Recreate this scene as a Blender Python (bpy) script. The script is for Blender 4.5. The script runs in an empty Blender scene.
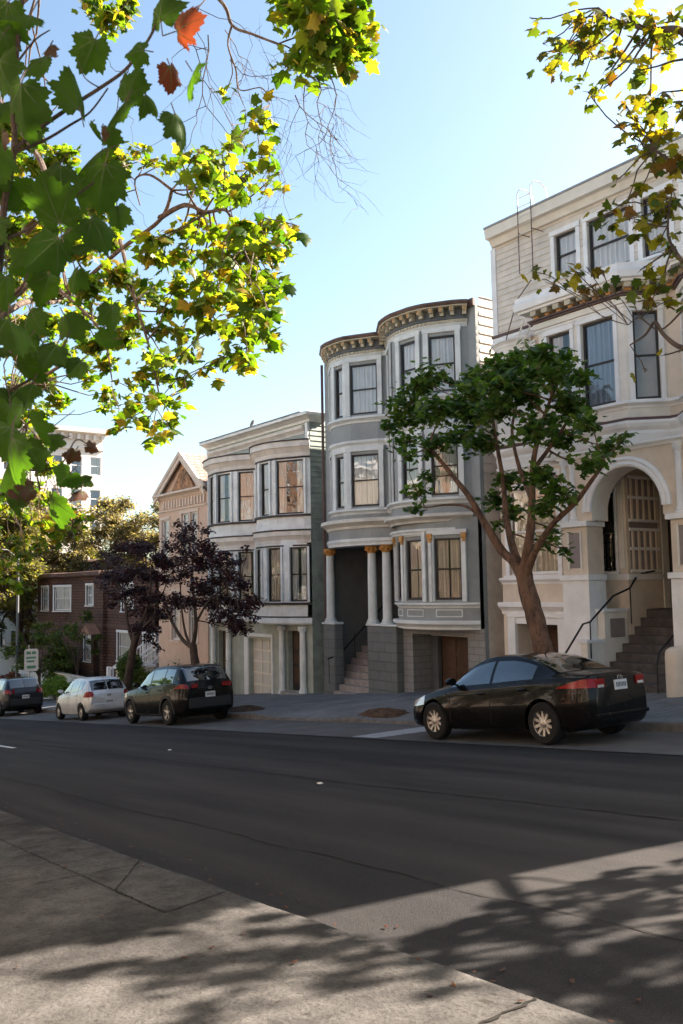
import bpy, bmesh, math, random
import numpy as np
from mathutils import Vector, Matrix
random.seed(7)
RNG = np.random.default_rng(7)
SC = bpy.context.scene
COL = SC.collection
PI = math.pi
SL = 0.091                       # slope of the street

# ------------------------------------------------------------------ camera (numbers measured from the photograph)
FPX, PHI, PIT, ROL = 900.0, math.radians(35.6), math.radians(4.83), math.radians(1.0)
CAM = Vector((0, 0, 1.64))
_f0 = Vector((-math.cos(PHI), math.sin(PHI), 0)); _r0 = Vector((math.sin(PHI), math.cos(PHI), 0)); _u0 = Vector((0, 0, 1))
FW = _f0 * math.cos(PIT) + _u0 * math.sin(PIT)
_u1 = -_f0 * math.sin(PIT) + _u0 * math.cos(PIT)
RT = _r0 * math.cos(ROL) - _u1 * math.sin(ROL)
UP = _u1 * math.cos(ROL) + _r0 * math.sin(ROL)
def at(x, y, Y):
    d = FW + RT * ((x - 341.5) / FPX) + UP * ((512 - y) / FPX)
    return CAM + d * (Y / d.y)
def atd(x, y, dist):
    d = (FW + RT * ((x - 341.5) / FPX) + UP * ((512 - y) / FPX)).normalized()
    return CAM + d * dist
cd = bpy.data.cameras.new("camera"); cam = bpy.data.objects.new("camera", cd); COL.objects.link(cam)
cd.sensor_fit = 'VERTICAL'; cd.sensor_height = 36.0; cd.lens = 36.0 * FPX / 1024.0
cd.clip_start = 0.05; cd.clip_end = 6000
M = Matrix(((RT.x, UP.x, -FW.x, CAM.x), (RT.y, UP.y, -FW.y, CAM.y), (RT.z, UP.z, -FW.z, CAM.z), (0, 0, 0, 1)))
cam.matrix_world = M
SC.camera = cam
cd.dof.use_dof = True; cd.dof.focus_distance = 20.0; cd.dof.aperture_fstop = 9.0

# ------------------------------------------------------------------ light
SUN_EL, SUN_AZ = math.radians(34), math.radians(13)     # azimuth from +Y towards +X
w = bpy.data.worlds.new("World"); SC.world = w; w.use_nodes = True
nt = w.node_tree; bg = nt.nodes["Background"]
sky = nt.nodes.new("ShaderNodeTexSky"); sky.sky_type = 'NISHITA'; sky.sun_disc = False
sky.sun_elevation = SUN_EL; sky.sun_rotation = SUN_AZ; sky.air_density = 1.0; sky.dust_density = 1.8; sky.ozone_density = 0.9
wb = nt.nodes.new("ShaderNodeMix"); wb.data_type = 'RGBA'; wb.blend_type = 'MULTIPLY'; wb.inputs[0].default_value = 1.0; wb.inputs[7].default_value = (0.95, 0.99, 0.94, 1)
nt.links.new(sky.outputs[0], wb.inputs[6]); nt.links.new(wb.outputs[2], bg.inputs[0]); bg.inputs[1].default_value = 0.05
sd = bpy.data.lights.new("sun", 'SUN'); so = bpy.data.objects.new("sun", sd); COL.objects.link(so)
sd.energy = 5.0; sd.angle = math.radians(0.4); sd.color = (1.0, 0.87, 0.74)
sdir = Vector((math.sin(SUN_AZ) * math.cos(SUN_EL), math.cos(SUN_AZ) * math.cos(SUN_EL), math.sin(SUN_EL)))
so.rotation_euler = sdir.to_track_quat('Z', 'Y').to_euler(); so.location = (0, 0, 60)
SC.view_settings.view_transform = 'Standard'; SC.view_settings.look = 'None'; SC.view_settings.gamma = 1.0
SC.view_settings.exposure = 2.72
SC.cycles.max_bounces = 7; SC.cycles.diffuse_bounces = 4; SC.cycles.glossy_bounces = 4; SC.cycles.transparent_max_bounces = 12
SC.cycles.transmission_bounces = 4
SC.cycles.use_denoising = True
SC.cycles.sample_clamp_indirect = 6.0
SC.cycles.caustics_reflective = False; SC.cycles.caustics_refractive = False

# ------------------------------------------------------------------ materials
MATS = {}
def mat(name):
    m = bpy.data.materials.new(name); m.use_nodes = True; MATS[name] = m
    n = m.node_tree.nodes; return m, n, m.node_tree.links, n["Principled BSDF"]
def N(n, t, **kw):
    x = n.new(t)
    for k, v in kw.items():
        if k.startswith('i_'): x.inputs[k[2:].replace('_', ' ')].default_value = v
        else: setattr(x, k, v)
    return x
def c4(c): return (c[0], c[1], c[2], 1)
def mixc(n, l, fac, a, b, mode='MIX'):
    x = n.new("ShaderNodeMix"); x.data_type = 'RGBA'; x.blend_type = mode
    for sock, v in ((x.inputs[0], fac), (x.inputs[6], a), (x.inputs[7], b)):
        if isinstance(v, (int, float)): sock.default_value = v
        elif isinstance(v, tuple): sock.default_value = c4(v)
        else: l.new(v, sock)
    return x.outputs[2]
def ramp(n, l, src, stops):
    r = n.new("ShaderNodeValToRGB"); e = r.color_ramp.elements
    while len(e) < len(stops): e.new(0.5)
    for k, (p, c) in enumerate(stops):
        e[k].position = p; e[k].color = c4(c) if isinstance(c, tuple) else (c, c, c, 1)
    l.new(src, r.inputs[0]); return r.outputs[0]
def noise(n, l, scale, detail=5, rough=0.55, vec=None, dist=0.0):
    x = N(n, "ShaderNodeTexNoise"); x.inputs["Scale"].default_value = scale; x.inputs["Detail"].default_value = detail
    x.inputs["Roughness"].default_value = rough; x.inputs["Distortion"].default_value = dist
    if vec is None:
        tc = n.new("ShaderNodeTexCoord"); vec = tc.outputs["Object"]
    l.new(vec, x.inputs["Vector"]); return x.outputs["Fac"]
def stretch(n, l, s, rot=(0, 0, 0)):
    tc = n.new("ShaderNodeTexCoord"); mp = n.new("ShaderNodeMapping"); mp.inputs["Scale"].default_value = s
    mp.inputs["Rotation"].default_value = rot
    l.new(tc.outputs["Object"], mp.inputs["Vector"]); return mp.outputs[0]
def bump(n, l, b, h, strength, dist=0.02, prev=None):
    x = n.new("ShaderNodeBump"); x.inputs["Strength"].default_value = strength; x.inputs["Distance"].default_value = dist
    l.new(h, x.inputs["Height"])
    if prev is not None: l.new(prev, x.inputs["Normal"])
    l.new(x.outputs[0], b.inputs["Normal"]); return x.outputs[0]
def paint(name, c, rough=0.6, var=0.12, bs=0.15, scale=2.2, spec=0.35):
    m, n, l, b = mat(name)
    f = noise(n, l, scale, 6, 0.62)
    f2 = noise(n, l, 2.0, 5, 0.6, stretch(n, l, (1.6, 1.6, 0.3)))
    d = tuple(v * (1 - var * 2.0) for v in c); u = tuple(min(1, v * (1 + var * 0.6)) for v in c)
    a = ramp(n, l, f, [(0.3, d), (0.62, u)])
    a = mixc(n, l, ramp(n, l, f2, [(0.55, 0.0), (0.80, min(1, var * 2.4))]), a, tuple(v * 0.62 for v in c))
    l.new(a, b.inputs["Base Color"]); b.inputs["Roughness"].default_value = rough
    b.inputs["Specular IOR Level"].default_value = spec
    if bs: bump(n, l, b, noise(n, l, 26, 6), bs, 0.01)
    return m
def plain(name, c, rough=0.5, metal=0.0, spec=0.5):
    m, n, l, b = mat(name)
    f = noise(n, l, 9, 4)
    l.new(ramp(n, l, f, [(0.3, tuple(v * 0.85 for v in c)), (0.7, tuple(min(1, v * 1.08) for v in c))]), b.inputs["Base Color"])
    b.inputs["Roughness"].default_value = rough; b.inputs["Metallic"].default_value = metal; b.inputs["Specular IOR Level"].default_value = spec
    return m
def brickmat(name, c1, c2, mortar, sx, sy, rough=0.8, msize=0.02, strength=0.6, axis='XZ', offset=0.5, bw=0.5, rh=0.25, var=0.5):
    m, n, l, b = mat(name)
    tc = n.new("ShaderNodeTexCoord"); sp = n.new("ShaderNodeSeparateXYZ"); cb = n.new("ShaderNodeCombineXYZ")
    l.new(tc.outputs["Object"], sp.inputs[0])
    if axis == 'XZ':
        ad = n.new("ShaderNodeMath"); ad.operation = 'ADD'; l.new(sp.outputs[0], ad.inputs[0]); l.new(sp.outputs[1], ad.inputs[1])
        l.new(ad.outputs[0], cb.inputs[0]); l.new(sp.outputs[2], cb.inputs[1])
    else:
        l.new(sp.outputs[0], cb.inputs[0]); l.new(sp.outputs[1], cb.inputs[1])
    bt = n.new("ShaderNodeTexBrick"); bt.offset = offset
    l.new(cb.outputs[0], bt.inputs["Vector"])
    bt.inputs["Color1"].default_value = c4(c1); bt.inputs["Color2"].default_value = c4(c2); bt.inputs["Mortar"].default_value = c4(mortar)
    bt.inputs["Scale"].default_value = 1.0; bt.inputs["Mortar Size"].default_value = msize
    bt.inputs["Brick Width"].default_value = sx; bt.inputs["Row Height"].default_value = sy
    bt.inputs["Mortar Smooth"].default_value = 0.3
    f = noise(n, l, 2.6, 6, 0.65)
    a = mixc(n, l, ramp(n, l, f, [(0.35, 0.0), (0.75, var)]), bt.outputs["Color"], tuple(v * 0.5 for v in c1))
    l.new(a, b.inputs["Base Color"]); b.inputs["Roughness"].default_value = rough
    inv = n.new("ShaderNodeMath"); inv.operation = 'SUBTRACT'; inv.inputs[0].default_value = 1.0; l.new(bt.outputs["Fac"], inv.inputs[1])
    p = bump(n, l, b, inv.outputs[0], strength, 0.03)
    bump(n, l, b, noise(n, l, 14, 6), 0.35, 0.02, p)
    return m
def glassmat(name, tint=(0.97, 0.98, 0.97), wav=0.06, refl=1.0):
    m = bpy.data.materials.new(name); m.use_nodes = True; MATS[name] = m
    n = m.node_tree.nodes; l = m.node_tree.links; n.clear()
    o = n.new("ShaderNodeOutputMaterial"); mx = n.new("ShaderNodeMixShader"); tr = n.new("ShaderNodeBsdfTransparent")
    gl = n.new("ShaderNodeBsdfGlossy"); gl.inputs["Roughness"].default_value = 0.015
    fr = n.new("ShaderNodeFresnel"); fr.inputs[0].default_value = 1.55
    ml = n.new("ShaderNodeMath"); ml.operation = 'MULTIPLY_ADD'; ml.inputs[1].default_value = 1.0 * refl; ml.inputs[2].default_value = 0.03 * refl; ml.use_clamp = True
    l.new(fr.outputs[0], ml.inputs[0]); l.new(ml.outputs[0], mx.inputs[0])
    tr.inputs[0].default_value = c4(tint); gl.inputs[0].default_value = (0.95, 0.97, 1, 1)
    bp = n.new("ShaderNodeBump"); bp.inputs["Strength"].default_value = wav; bp.inputs["Distance"].default_value = 0.25
    l.new(noise(n, l, 1.9, 2, 0.5), bp.inputs["Height"]); l.new(bp.outputs[0], gl.inputs["Normal"])
    l.new(tr.outputs[0], mx.inputs[1]); l.new(gl.outputs[0], mx.inputs[2]); l.new(mx.outputs[0], o.inputs[0])
    return m
def leafmat(name, cols, trans=0.5, rough=0.45, tcol=None, seedscale=1.0):
    m = bpy.data.materials.new(name); m.use_nodes = True; MATS[name] = m
    n = m.node_tree.nodes; l = m.node_tree.links; n.clear()
    o = n.new("ShaderNodeOutputMaterial"); g = n.new("ShaderNodeNewGeometry")
    k = len(cols); r = ramp(n, l, g.outputs["Random Per Island"], [(i / max(1, k - 1) * 0.98 + 0.01, c) for i, c in enumerate(cols)])
    vn = noise(n, l, 18, 3)
    col = mixc(n, l, ramp(n, l, vn, [(0.4, 0.0), (0.75, 0.45)]), r, tuple(v * 0.55 for v in cols[0]))
    b = n.new("ShaderNodeBsdfPrincipled"); l.new(col, b.inputs["Base Color"]); b.inputs["Roughness"].default_value = rough
    b.inputs["Specular IOR Level"].default_value = 0.25
    t = n.new("ShaderNodeBsdfTranslucent")
    tc = mixc(n, l, 1.0, col, tcol or (1.6, 1.5, 0.35), 'MULTIPLY')
    l.new(tc, t.inputs[0])
    mx = n.new("ShaderNodeMixShader"); mx.inputs[0].default_value = trans
    l.new(b.outputs[0], mx.inputs[1]); l.new(t.outputs[0], mx.inputs[2]); l.new(mx.outputs[0], o.inputs[0])
    return m

def make_materials():
    # asphalt
    m, n, l, b = mat("asphalt")
    st = stretch(n, l, (0.05, 1.0, 1.0)); f = noise(n, l, 1.4, 4, 0.55, st); g = noise(n, l, 90, 3, 0.6); g2 = noise(n, l, 0.35, 5, 0.6)
    a = ramp(n, l, f, [(0.34, (0.021, 0.0205, 0.022)), (0.64, (0.064, 0.059, 0.057))])
    a = mixc(n, l, ramp(n, l, g2, [(0.4, 0.0), (0.7, 0.6)]), a, (0.040, 0.038, 0.037))
    a = mixc(n, l, ramp(n, l, g, [(0.35, 0.0), (0.75, 0.55)]), a, (0.07, 0.066, 0.064))
    l.new(a, b.inputs["Base Color"])
    l.new(ramp(n, l, f, [(0.3, 0.80), (0.7, 0.92)]), b.inputs["Roughness"]); b.inputs["Specular IOR Level"].default_value = 0.06
    p = bump(n, l, b, noise(n, l, 120, 3, 0.7), 0.9, 0.012); bump(n, l, b, noise(n, l, 2, 4), 0.3, 0.02, p)
    # parking strip: older grey surface
    m, n, l, b = mat("old_paving")
    f = noise(n, l, 1.2, 7, 0.65); g = noise(n, l, 60, 3)
    a = ramp(n, l, f, [(0.3, (0.06, 0.057, 0.057)), (0.7, (0.12, 0.117, 0.115))])
    a = mixc(n, l, ramp(n, l, g, [(0.45, 0.0), (0.7, 0.5)]), a, (0.06, 0.055, 0.05))
    l.new(a, b.inputs["Base Color"]); b.inputs["Roughness"].default_value = 0.9; bump(n, l, b, g, 0.5, 0.01)
    # near pavement concrete, slab joints wobbling across it
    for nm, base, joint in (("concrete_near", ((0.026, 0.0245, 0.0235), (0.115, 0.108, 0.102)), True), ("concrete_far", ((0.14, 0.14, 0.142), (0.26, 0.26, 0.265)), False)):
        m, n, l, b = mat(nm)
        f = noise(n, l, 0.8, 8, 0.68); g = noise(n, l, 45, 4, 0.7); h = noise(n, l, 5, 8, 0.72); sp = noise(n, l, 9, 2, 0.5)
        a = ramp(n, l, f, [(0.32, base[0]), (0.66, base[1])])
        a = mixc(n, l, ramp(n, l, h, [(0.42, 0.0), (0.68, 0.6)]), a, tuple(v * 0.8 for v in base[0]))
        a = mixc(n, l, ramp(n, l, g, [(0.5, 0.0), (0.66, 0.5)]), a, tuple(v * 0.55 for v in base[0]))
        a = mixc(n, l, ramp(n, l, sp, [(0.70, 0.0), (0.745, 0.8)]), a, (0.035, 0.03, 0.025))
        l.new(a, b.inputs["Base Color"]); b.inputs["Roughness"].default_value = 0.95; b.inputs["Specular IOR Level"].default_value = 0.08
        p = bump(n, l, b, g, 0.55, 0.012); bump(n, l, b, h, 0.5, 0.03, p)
    paint("curb_stone", (0.14, 0.132, 0.125), 0.85, 0.2, 0.5, 5)
    plain("crack_dark", (0.02, 0.018, 0.016), 1.0, 0, 0.1)
    paint("road_paint", (0.62, 0.61, 0.57), 0.7, 0.2, 0.3, 14)
    paint("soil", (0.10, 0.062, 0.042), 1.0, 0.3, 1.0, 8, 0.1)
    paint("terrain", (0.12, 0.10, 0.07), 1.0, 0.3, 0.6, 1.0, 0.1)
    paint("pale_patch", (0.36, 0.37, 0.39), 0.85, 0.15, 0.4, 6)
    # house paints
    paint("sage_wall", (0.40, 0.43, 0.38), 0.65); paint("sage_siding", (0.31, 0.36, 0.325), 0.7, 0.18)
    paint("pale_trim", (0.79, 0.80, 0.785), 0.55, 0.10); paint("peach_trim", (0.70, 0.64, 0.58), 0.6, 0.1)
    paint("dark_line", (0.045, 0.035, 0.035), 0.6, 0.1); paint("sash_dark", (0.028, 0.024, 0.024), 0.45, 0.1)
    paint("grey_wall", (0.285, 0.306, 0.308), 0.7, 0.07, 0.25); paint("grey_trim", (0.65, 0.68, 0.675), 0.6, 0.08)
    paint("grey_dark", (0.12, 0.13, 0.14), 0.7, 0.1); paint("gold", (0.52, 0.26, 0.07), 0.4, 0.1, 0.3, 9); paint("cornice_brown", (0.14, 0.09, 0.075), 0.6, 0.2)
    paint("hood_cream", (0.58, 0.565, 0.52), 0.55, 0.1); paint("cream_gold", (0.50, 0.45, 0.34), 0.55, 0.1)
    brickmat("stone_grey", (0.14, 0.15, 0.15), (0.165, 0.175, 0.175), (0.12, 0.13, 0.13), 0.62, 0.30, 0.85, 0.016, 0.9, var=0.3)
    brickmat("block_grey", (0.24, 0.24, 0.235), (0.27, 0.265, 0.26), (0.17, 0.17, 0.17), 0.4, 0.2, 0.8, 0.014, 0.5, var=0.2)
    paint("cream_wall", (0.66, 0.565, 0.46), 0.7, 0.07); paint("cream_light", (0.74, 0.70, 0.63), 0.65, 0.06)
    paint("cream_siding", (0.66, 0.60, 0.53), 0.7, 0.10); paint("white_trim", (0.78, 0.78, 0.78), 0.5, 0.06)
    paint("panel_mauve", (0.26, 0.215, 0.205), 0.6, 0.08); paint("band_brown", (0.11, 0.065, 0.06), 0.6, 0.1)
    paint("stair_brown", (0.095, 0.083, 0.08), 0.8, 0.25, 0.5, 4); paint("stair_stone", (0.34, 0.30, 0.285), 0.85, 0.15, 0.4, 5)
    paint("garage_cream", (0.80, 0.74, 0.64), 0.6, 0.04); paint("garage_panel", (0.66, 0.63, 0.57), 0.6, 0.05); paint("garage_brown", (0.085, 0.045, 0.028), 0.55, 0.2)
    paint("interior_dark", (0.035, 0.028, 0.024), 0.9, 0.1, 0); paint("door_dark", (0.03, 0.02, 0.017), 0.35, 0.1)
    paint("porch_grey", (0.15, 0.16, 0.165), 0.6, 0.1)
    paint("roof_felt", (0.13, 0.12, 0.115), 0.9, 0.2); paint("roof_cap_grey", (0.30, 0.30, 0.31), 0.6, 0.1)
    paint("gable_wall", (0.62, 0.43, 0.32), 0.7, 0.06); paint("gable_trim", (0.68, 0.55, 0.45), 0.6, 0.06)
    paint("gable_ornament", (0.42, 0.20, 0.085), 0.6, 0.5, 0.8, 5)
    brickmat("roof_shingle", (0.24, 0.17, 0.14), (0.30, 0.23, 0.19), (0.10, 0.07, 0.06), 0.3, 0.16, 0.95, 0.02, 0.7, axis='XZ')
    brickmat("wall_shingle", (0.17, 0.085, 0.06), (0.10, 0.055, 0.042), (0.02, 0.012, 0.01), 0.24, 0.17, 0.9, 0.018, 0.9)
    paint("eave_brown", (0.13, 0.075, 0.06), 0.7, 0.2)
    paint("tower_wall", (0.62, 0.58, 0.55), 0.8, 0.04, 0.1, 0.4); paint("pink_wall", (0.42, 0.22, 0.15), 0.85, 0.1, 0.3)
    paint("ochre_house", (0.40, 0.31, 0.21), 0.75, 0.12); paint("rust_house", (0.36, 0.22, 0.15), 0.75, 0.12); paint("buff_house", (0.46, 0.39, 0.31), 0.75, 0.12)
    brickmat("brick_house", (0.42, 0.17, 0.09), (0.5, 0.24, 0.13), (0.5, 0.42, 0.34), 0.22, 0.075, 0.9, 0.01, 0.4)
    plain("iron_black", (0.012, 0.012, 0.013), 0.45, 0.3); plain("galvanised", (0.45, 0.45, 0.46), 0.45, 0.6)
    paint("ladder_white", (0.78, 0.76, 0.72), 0.5, 0.05); paint("pole_grey", (0.12, 0.12, 0.12), 0.6, 0.1)
    glassmat("glass_old", wav=0.10); glassmat("glass_flat", (0.96, 0.98, 0.99), 0.02, 0.9)
    for nm, c in (("curtain_white", (0.88, 0.88, 0.88)), ("curtain_warm", (0.82, 0.74, 0.68)), ("curtain_green", (0.72, 0.76, 0.70)), ("blind_blue", (0.34, 0.42, 0.54))):
        m, n, l, b = mat(nm); f = noise(n, l, 1.3, 3)
        l.new(ramp(n, l, f, [(0.3, tuple(v * 0.88 for v in c)), (0.7, c)]), b.inputs["Base Color"]); b.inputs["Roughness"].default_value = 1.0; b.inputs["Specular IOR Level"].default_value = 0.05
    # cars
    for nm, c, mt, r in (("paint_black", (0.003, 0.003, 0.0035), 0.0, 0.20), ("paint_silver", (0.62, 0.63, 0.64), 0.35, 0.30), ("paint_charcoal", (0.022, 0.024, 0.028), 0.3, 0.18)):
        m, n, l, b = mat(nm)
        f = noise(n, l, 3, 5); l.new(ramp(n, l, f, [(0.3, tuple(v * 0.85 for v in c)), (0.75, tuple(v * 1.15 + 0.004 for v in c))]), b.inputs["Base Color"])
        l.new(ramp(n, l, noise(n, l, 7, 6), [(0.35, r), (0.75, r + 0.10)]), b.inputs["Roughness"])
        b.inputs["Metallic"].default_value = mt; b.inputs["Coat Weight"].default_value = 0.5 if mt > .5 else 0.25; b.inputs["Coat Roughness"].default_value = 0.02; b.inputs["Specular IOR Level"].default_value = 0.12
        bump(n, l, b, noise(n, l, 2.2, 3), 0.10, 0.12)
    m, n, l, b = mat("car_glass"); b.inputs["Base Color"].default_value = (0.008, 0.011, 0.012, 1); b.inputs["Roughness"].default_value = 0.03
    b.inputs["Specular IOR Level"].default_value = 0.9; b.inputs["Coat Weight"].default_value = 1.0; b.inputs["Coat Roughness"].default_value = 0.02; b.inputs["Coat IOR"].default_value = 1.6
    plain("rubber", (0.012, 0.012, 0.012), 0.85, 0, 0.3); plain("alloy", (0.52, 0.49, 0.46), 0.35, 0.75); plain("black_plastic", (0.012, 0.012, 0.013), 0.6)
    m, n, l, b = mat("tail_red"); b.inputs["Base Color"].default_value = (0.22, 0.004, 0.004, 1); b.inputs["Roughness"].default_value = 0.25; b.inputs["Coat Weight"].default_value = 0.2; b.inputs["Specular IOR Level"].default_value = 0.3
    m, n, l, b = mat("lamp_clear"); b.inputs["Base Color"].default_value = (0.62, 0.60, 0.60, 1); b.inputs["Roughness"].default_value = 0.12; b.inputs["Metallic"].default_value = 0.3; b.inputs["Coat Weight"].default_value = 1.0
    plain("plate_white", (0.62, 0.62, 0.62), 0.45); plain("chrome", (0.6, 0.6, 0.62), 0.15, 1.0)
    paint("sign_green", (0.10, 0.26, 0.14), 0.5, 0.05, 0)
    paint("terracotta", (0.36, 0.14, 0.07), 0.8, 0.1, 0.3, 6)
    # bark
    for nm, c1, c2, sc in (("bark_plane", (0.055, 0.030, 0.020), (0.17, 0.095, 0.058), 6), ("bark_dark", (0.035, 0.022, 0.018), (0.085, 0.055, 0.042), 8), ("bark_mid", (0.06, 0.04, 0.03), (0.13, 0.09, 0.065), 8)):
        m, n, l, b = mat(nm)
        f = noise(n, l, sc, 7, 0.65, stretch(n, l, (1, 1, 0.4)), 0.6)
        l.new(ramp(n, l, f, [(0.38, c1), (0.47, tuple((p + q) / 2 for p, q in zip(c1, c2))), (0.56, c2)]), b.inputs["Base Color"]); b.inputs["Roughness"].default_value = 0.9
        pp_ = bump(n, l, b, f, 1.0, 0.09); bump(n, l, b, noise(n, l, 30, 6, 0.7), 0.8, 0.02, pp_)
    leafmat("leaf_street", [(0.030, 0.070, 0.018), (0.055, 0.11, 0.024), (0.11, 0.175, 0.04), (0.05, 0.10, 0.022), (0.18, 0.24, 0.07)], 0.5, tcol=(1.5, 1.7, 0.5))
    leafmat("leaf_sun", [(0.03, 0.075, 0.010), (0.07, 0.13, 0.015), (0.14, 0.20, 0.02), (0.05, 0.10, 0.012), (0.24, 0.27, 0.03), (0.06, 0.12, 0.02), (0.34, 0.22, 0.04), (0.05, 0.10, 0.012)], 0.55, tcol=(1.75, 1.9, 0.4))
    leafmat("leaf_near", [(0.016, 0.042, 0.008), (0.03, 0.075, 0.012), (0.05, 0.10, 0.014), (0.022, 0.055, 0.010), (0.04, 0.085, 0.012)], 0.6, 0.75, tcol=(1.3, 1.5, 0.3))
    leafmat("leaf_red", [(0.16, 0.035, 0.014), (0.10, 0.028, 0.014), (0.20, 0.05, 0.014)], 0.45, 0.7, tcol=(1.5, 1.0, 0.6))
    paint("leaf_vein", (0.05, 0.085, 0.02), 0.7, 0.1, 0)
    leafmat("leaf_brown", [(0.09, 0.035, 0.018), (0.06, 0.028, 0.018), (0.13, 0.06, 0.02)], 0.3, tcol=(1.2, 1.0, 0.6))
    leafmat("leaf_autumn", [(0.05, 0.09, 0.014), (0.09, 0.13, 0.018), (0.32, 0.26, 0.02), (0.05, 0.085, 0.015), (0.15, 0.07, 0.02), (0.07, 0.11, 0.018), (0.36, 0.31, 0.03), (0.04, 0.07, 0.014)], 0.5, tcol=(1.7, 1.5, 0.4))
    leafmat("leaf_purple", [(0.022, 0.011, 0.014), (0.042, 0.018, 0.022), (0.070, 0.028, 0.030), (0.028, 0.014, 0.017)], 0.3, 0.4, tcol=(1.6, 0.8, 0.7))
    leafmat("leaf_olive", [(0.10, 0.105, 0.05), (0.18, 0.16, 0.07), (0.24, 0.18, 0.11), (0.12, 0.12, 0.05), (0.30, 0.25, 0.13), (0.20, 0.15, 0.10)], 0.6, tcol=(1.5, 1.45, 0.8))
    leafmat("leaf_yellow", [(0.10, 0.12, 0.035), (0.17, 0.18, 0.05), (0.07, 0.09, 0.03), (0.24, 0.21, 0.08), (0.14, 0.11, 0.07)], 0.6, tcol=(1.6, 1.5, 0.45))
    leafmat("leaf_shrub", [(0.05, 0.085, 0.02), (0.10, 0.15, 0.03), (0.15, 0.20, 0.04), (0.07, 0.11, 0.025)], 0.35)
    leafmat("leaf_hedge", [(0.10, 0.19, 0.03), (0.18, 0.27, 0.04), (0.14, 0.22, 0.03)], 0.35)
    leafmat("leaf_rust", [(0.16, 0.06, 0.04), (0.25, 0.09, 0.06), (0.12, 0.05, 0.035)], 0.35, tcol=(1.5, 0.9, 0.7))
make_materials()

# ------------------------------------------------------------------ mesh helpers
class MB:
    def __init__(s): s.v = []; s.f = []; s.m = []; s.mats = []
    def mi(s, m):
        if m not in s.mats: s.mats.append(m)
        return s.mats.index(m)
    def poly(s, pts, m):
        k = len(s.v); s.v += [tuple(p) for p in pts]; s.f.append(tuple(range(k, k + len(pts)))); s.m.append(s.mi(m))
    def mesh(s, vs, fs, m):
        k = len(s.v); s.v += [tuple(p) for p in vs]; q = s.mi(m)
        for f in fs: s.f.append(tuple(k + i for i in f)); s.m.append(q)
    def obox(s, o, u, n, u0, u1, n0, n1, z0, z1, m):
        P = [(o[0] + u[0] * a + n[0] * b, o[1] + u[1] * a + n[1] * b, c) for c in (z0, z1) for b in (n0, n1) for a in (u0, u1)]
        s.mesh(P, [(0, 1, 3, 2), (4, 6, 7, 5), (0, 4, 5, 1), (2, 3, 7, 6), (0, 2, 6, 4), (1, 5, 7, 3)], m)
    def box(s, x0, x1, y0, y1, z0, z1, m): s.obox((0, 0), (1, 0), (0, 1), x0, x1, y0, y1, z0, z1, m)
    def tube(s, pts, rad, m, seg=8, cap=True):
        pts = [Vector(p) for p in pts]; n = len(pts)
        if not isinstance(rad, (list, tuple)): rad = [rad] * n
        vs = []; prev = None
        for i, p in enumerate(pts):
            t = (pts[min(i + 1, n - 1)] - pts[max(i - 1, 0)])
            t = t.normalized() if t.length > 1e-9 else Vector((0, 0, 1))
            if prev is None:
                a = t.cross(Vector((0, 0, 1)));
                if a.length < 0.1: a = t.cross(Vector((1, 0, 0)))
            else: a = prev - t * prev.dot(t)
            a.normalize(); b = t.cross(a); prev = a
            for k in range(seg):
                th = 2 * PI * k / seg; vs.append(p + (a * math.cos(th) + b * math.sin(th)) * rad[i])
        fs = [(i * seg + k, i * seg + (k + 1) % seg, (i + 1) * seg + (k + 1) % seg, (i + 1) * seg + k) for i in range(n - 1) for k in range(seg)]
        if cap: fs += [tuple(range(seg))[::-1], tuple((n - 1) * seg + k for k in range(seg))]
        s.mesh(vs, fs, m)
    def lathe(s, c, prof, m, seg=16):
        vs = []; n = len(prof)
        for r, z in prof:
            for k in range(seg):
                th = 2 * PI * k / seg; vs.append((c[0] + r * math.cos(th), c[1] + r * math.sin(th), c[2] + z))
        fs = [(i * seg + k, i * seg + (k + 1) % seg, (i + 1) * seg + (k + 1) % seg, (i + 1) * seg + k) for i in range(n - 1) for k in range(seg)]
        fs += [tuple(range(seg))[::-1], tuple((n - 1) * seg + k for k in range(seg))]
        s.mesh(vs, fs, m)
    def build(s, name, parent=None, smooth=False, bev=0.0, loc=None, sub=0):
        me = bpy.data.meshes.new(name)
        base = Vector((0, 0, 0))
        if parent is not None: base = Vector(parent.get('_base', (0, 0, 0)))
        elif loc is not None: base = Vector(loc)
        me.from_pydata([(v[0] - base.x, v[1] - base.y, v[2] - base.z) for v in s.v], [], s.f)
        for m in s.mats: me.materials.append(MATS[m])
        me.polygons.foreach_set("material_index", s.m)
        if smooth: me.polygons.foreach_set("use_smooth", [True] * len(me.polygons))
        me.update()
        o = bpy.data.objects.new(name, me); COL.objects.link(o)
        if parent is not None: o.parent = parent; o['_base'] = tuple(base)
        else: o.location = base; o['_base'] = tuple(base)
        if bev:
            b = o.modifiers.new("bevel", 'BEVEL'); b.width = bev; b.segments = 2; b.limit_method = 'ANGLE'; b.angle_limit = math.radians(40)
        if smooth:
            try: me.set_sharp_from_angle(angle=math.radians(38))
            except Exception: pass
        return o
def thing(name, loc, label, cat, group=None):
    o = bpy.data.objects.new(name, None); COL.objects.link(o); o.location = loc; o['_base'] = tuple(loc)
    o.empty_display_size = 0.3
    tag(o, label, cat, group); return o
def tag(o, label=None, cat=None, group=None, kind=None):
    if label: o['label'] = label
    if cat: o['category'] = cat
    if group: o['group'] = group
    if kind: o['kind'] = kind
    return o
def structure(o): o['kind'] = 'structure'; return o
def zg(X):
    if X > -110: return SL * X
    if X > -150:
        t = (X + 110) / -40.0; return SL * -110 - 40 * SL * (t - t * t / 2)
    return SL * -130

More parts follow.
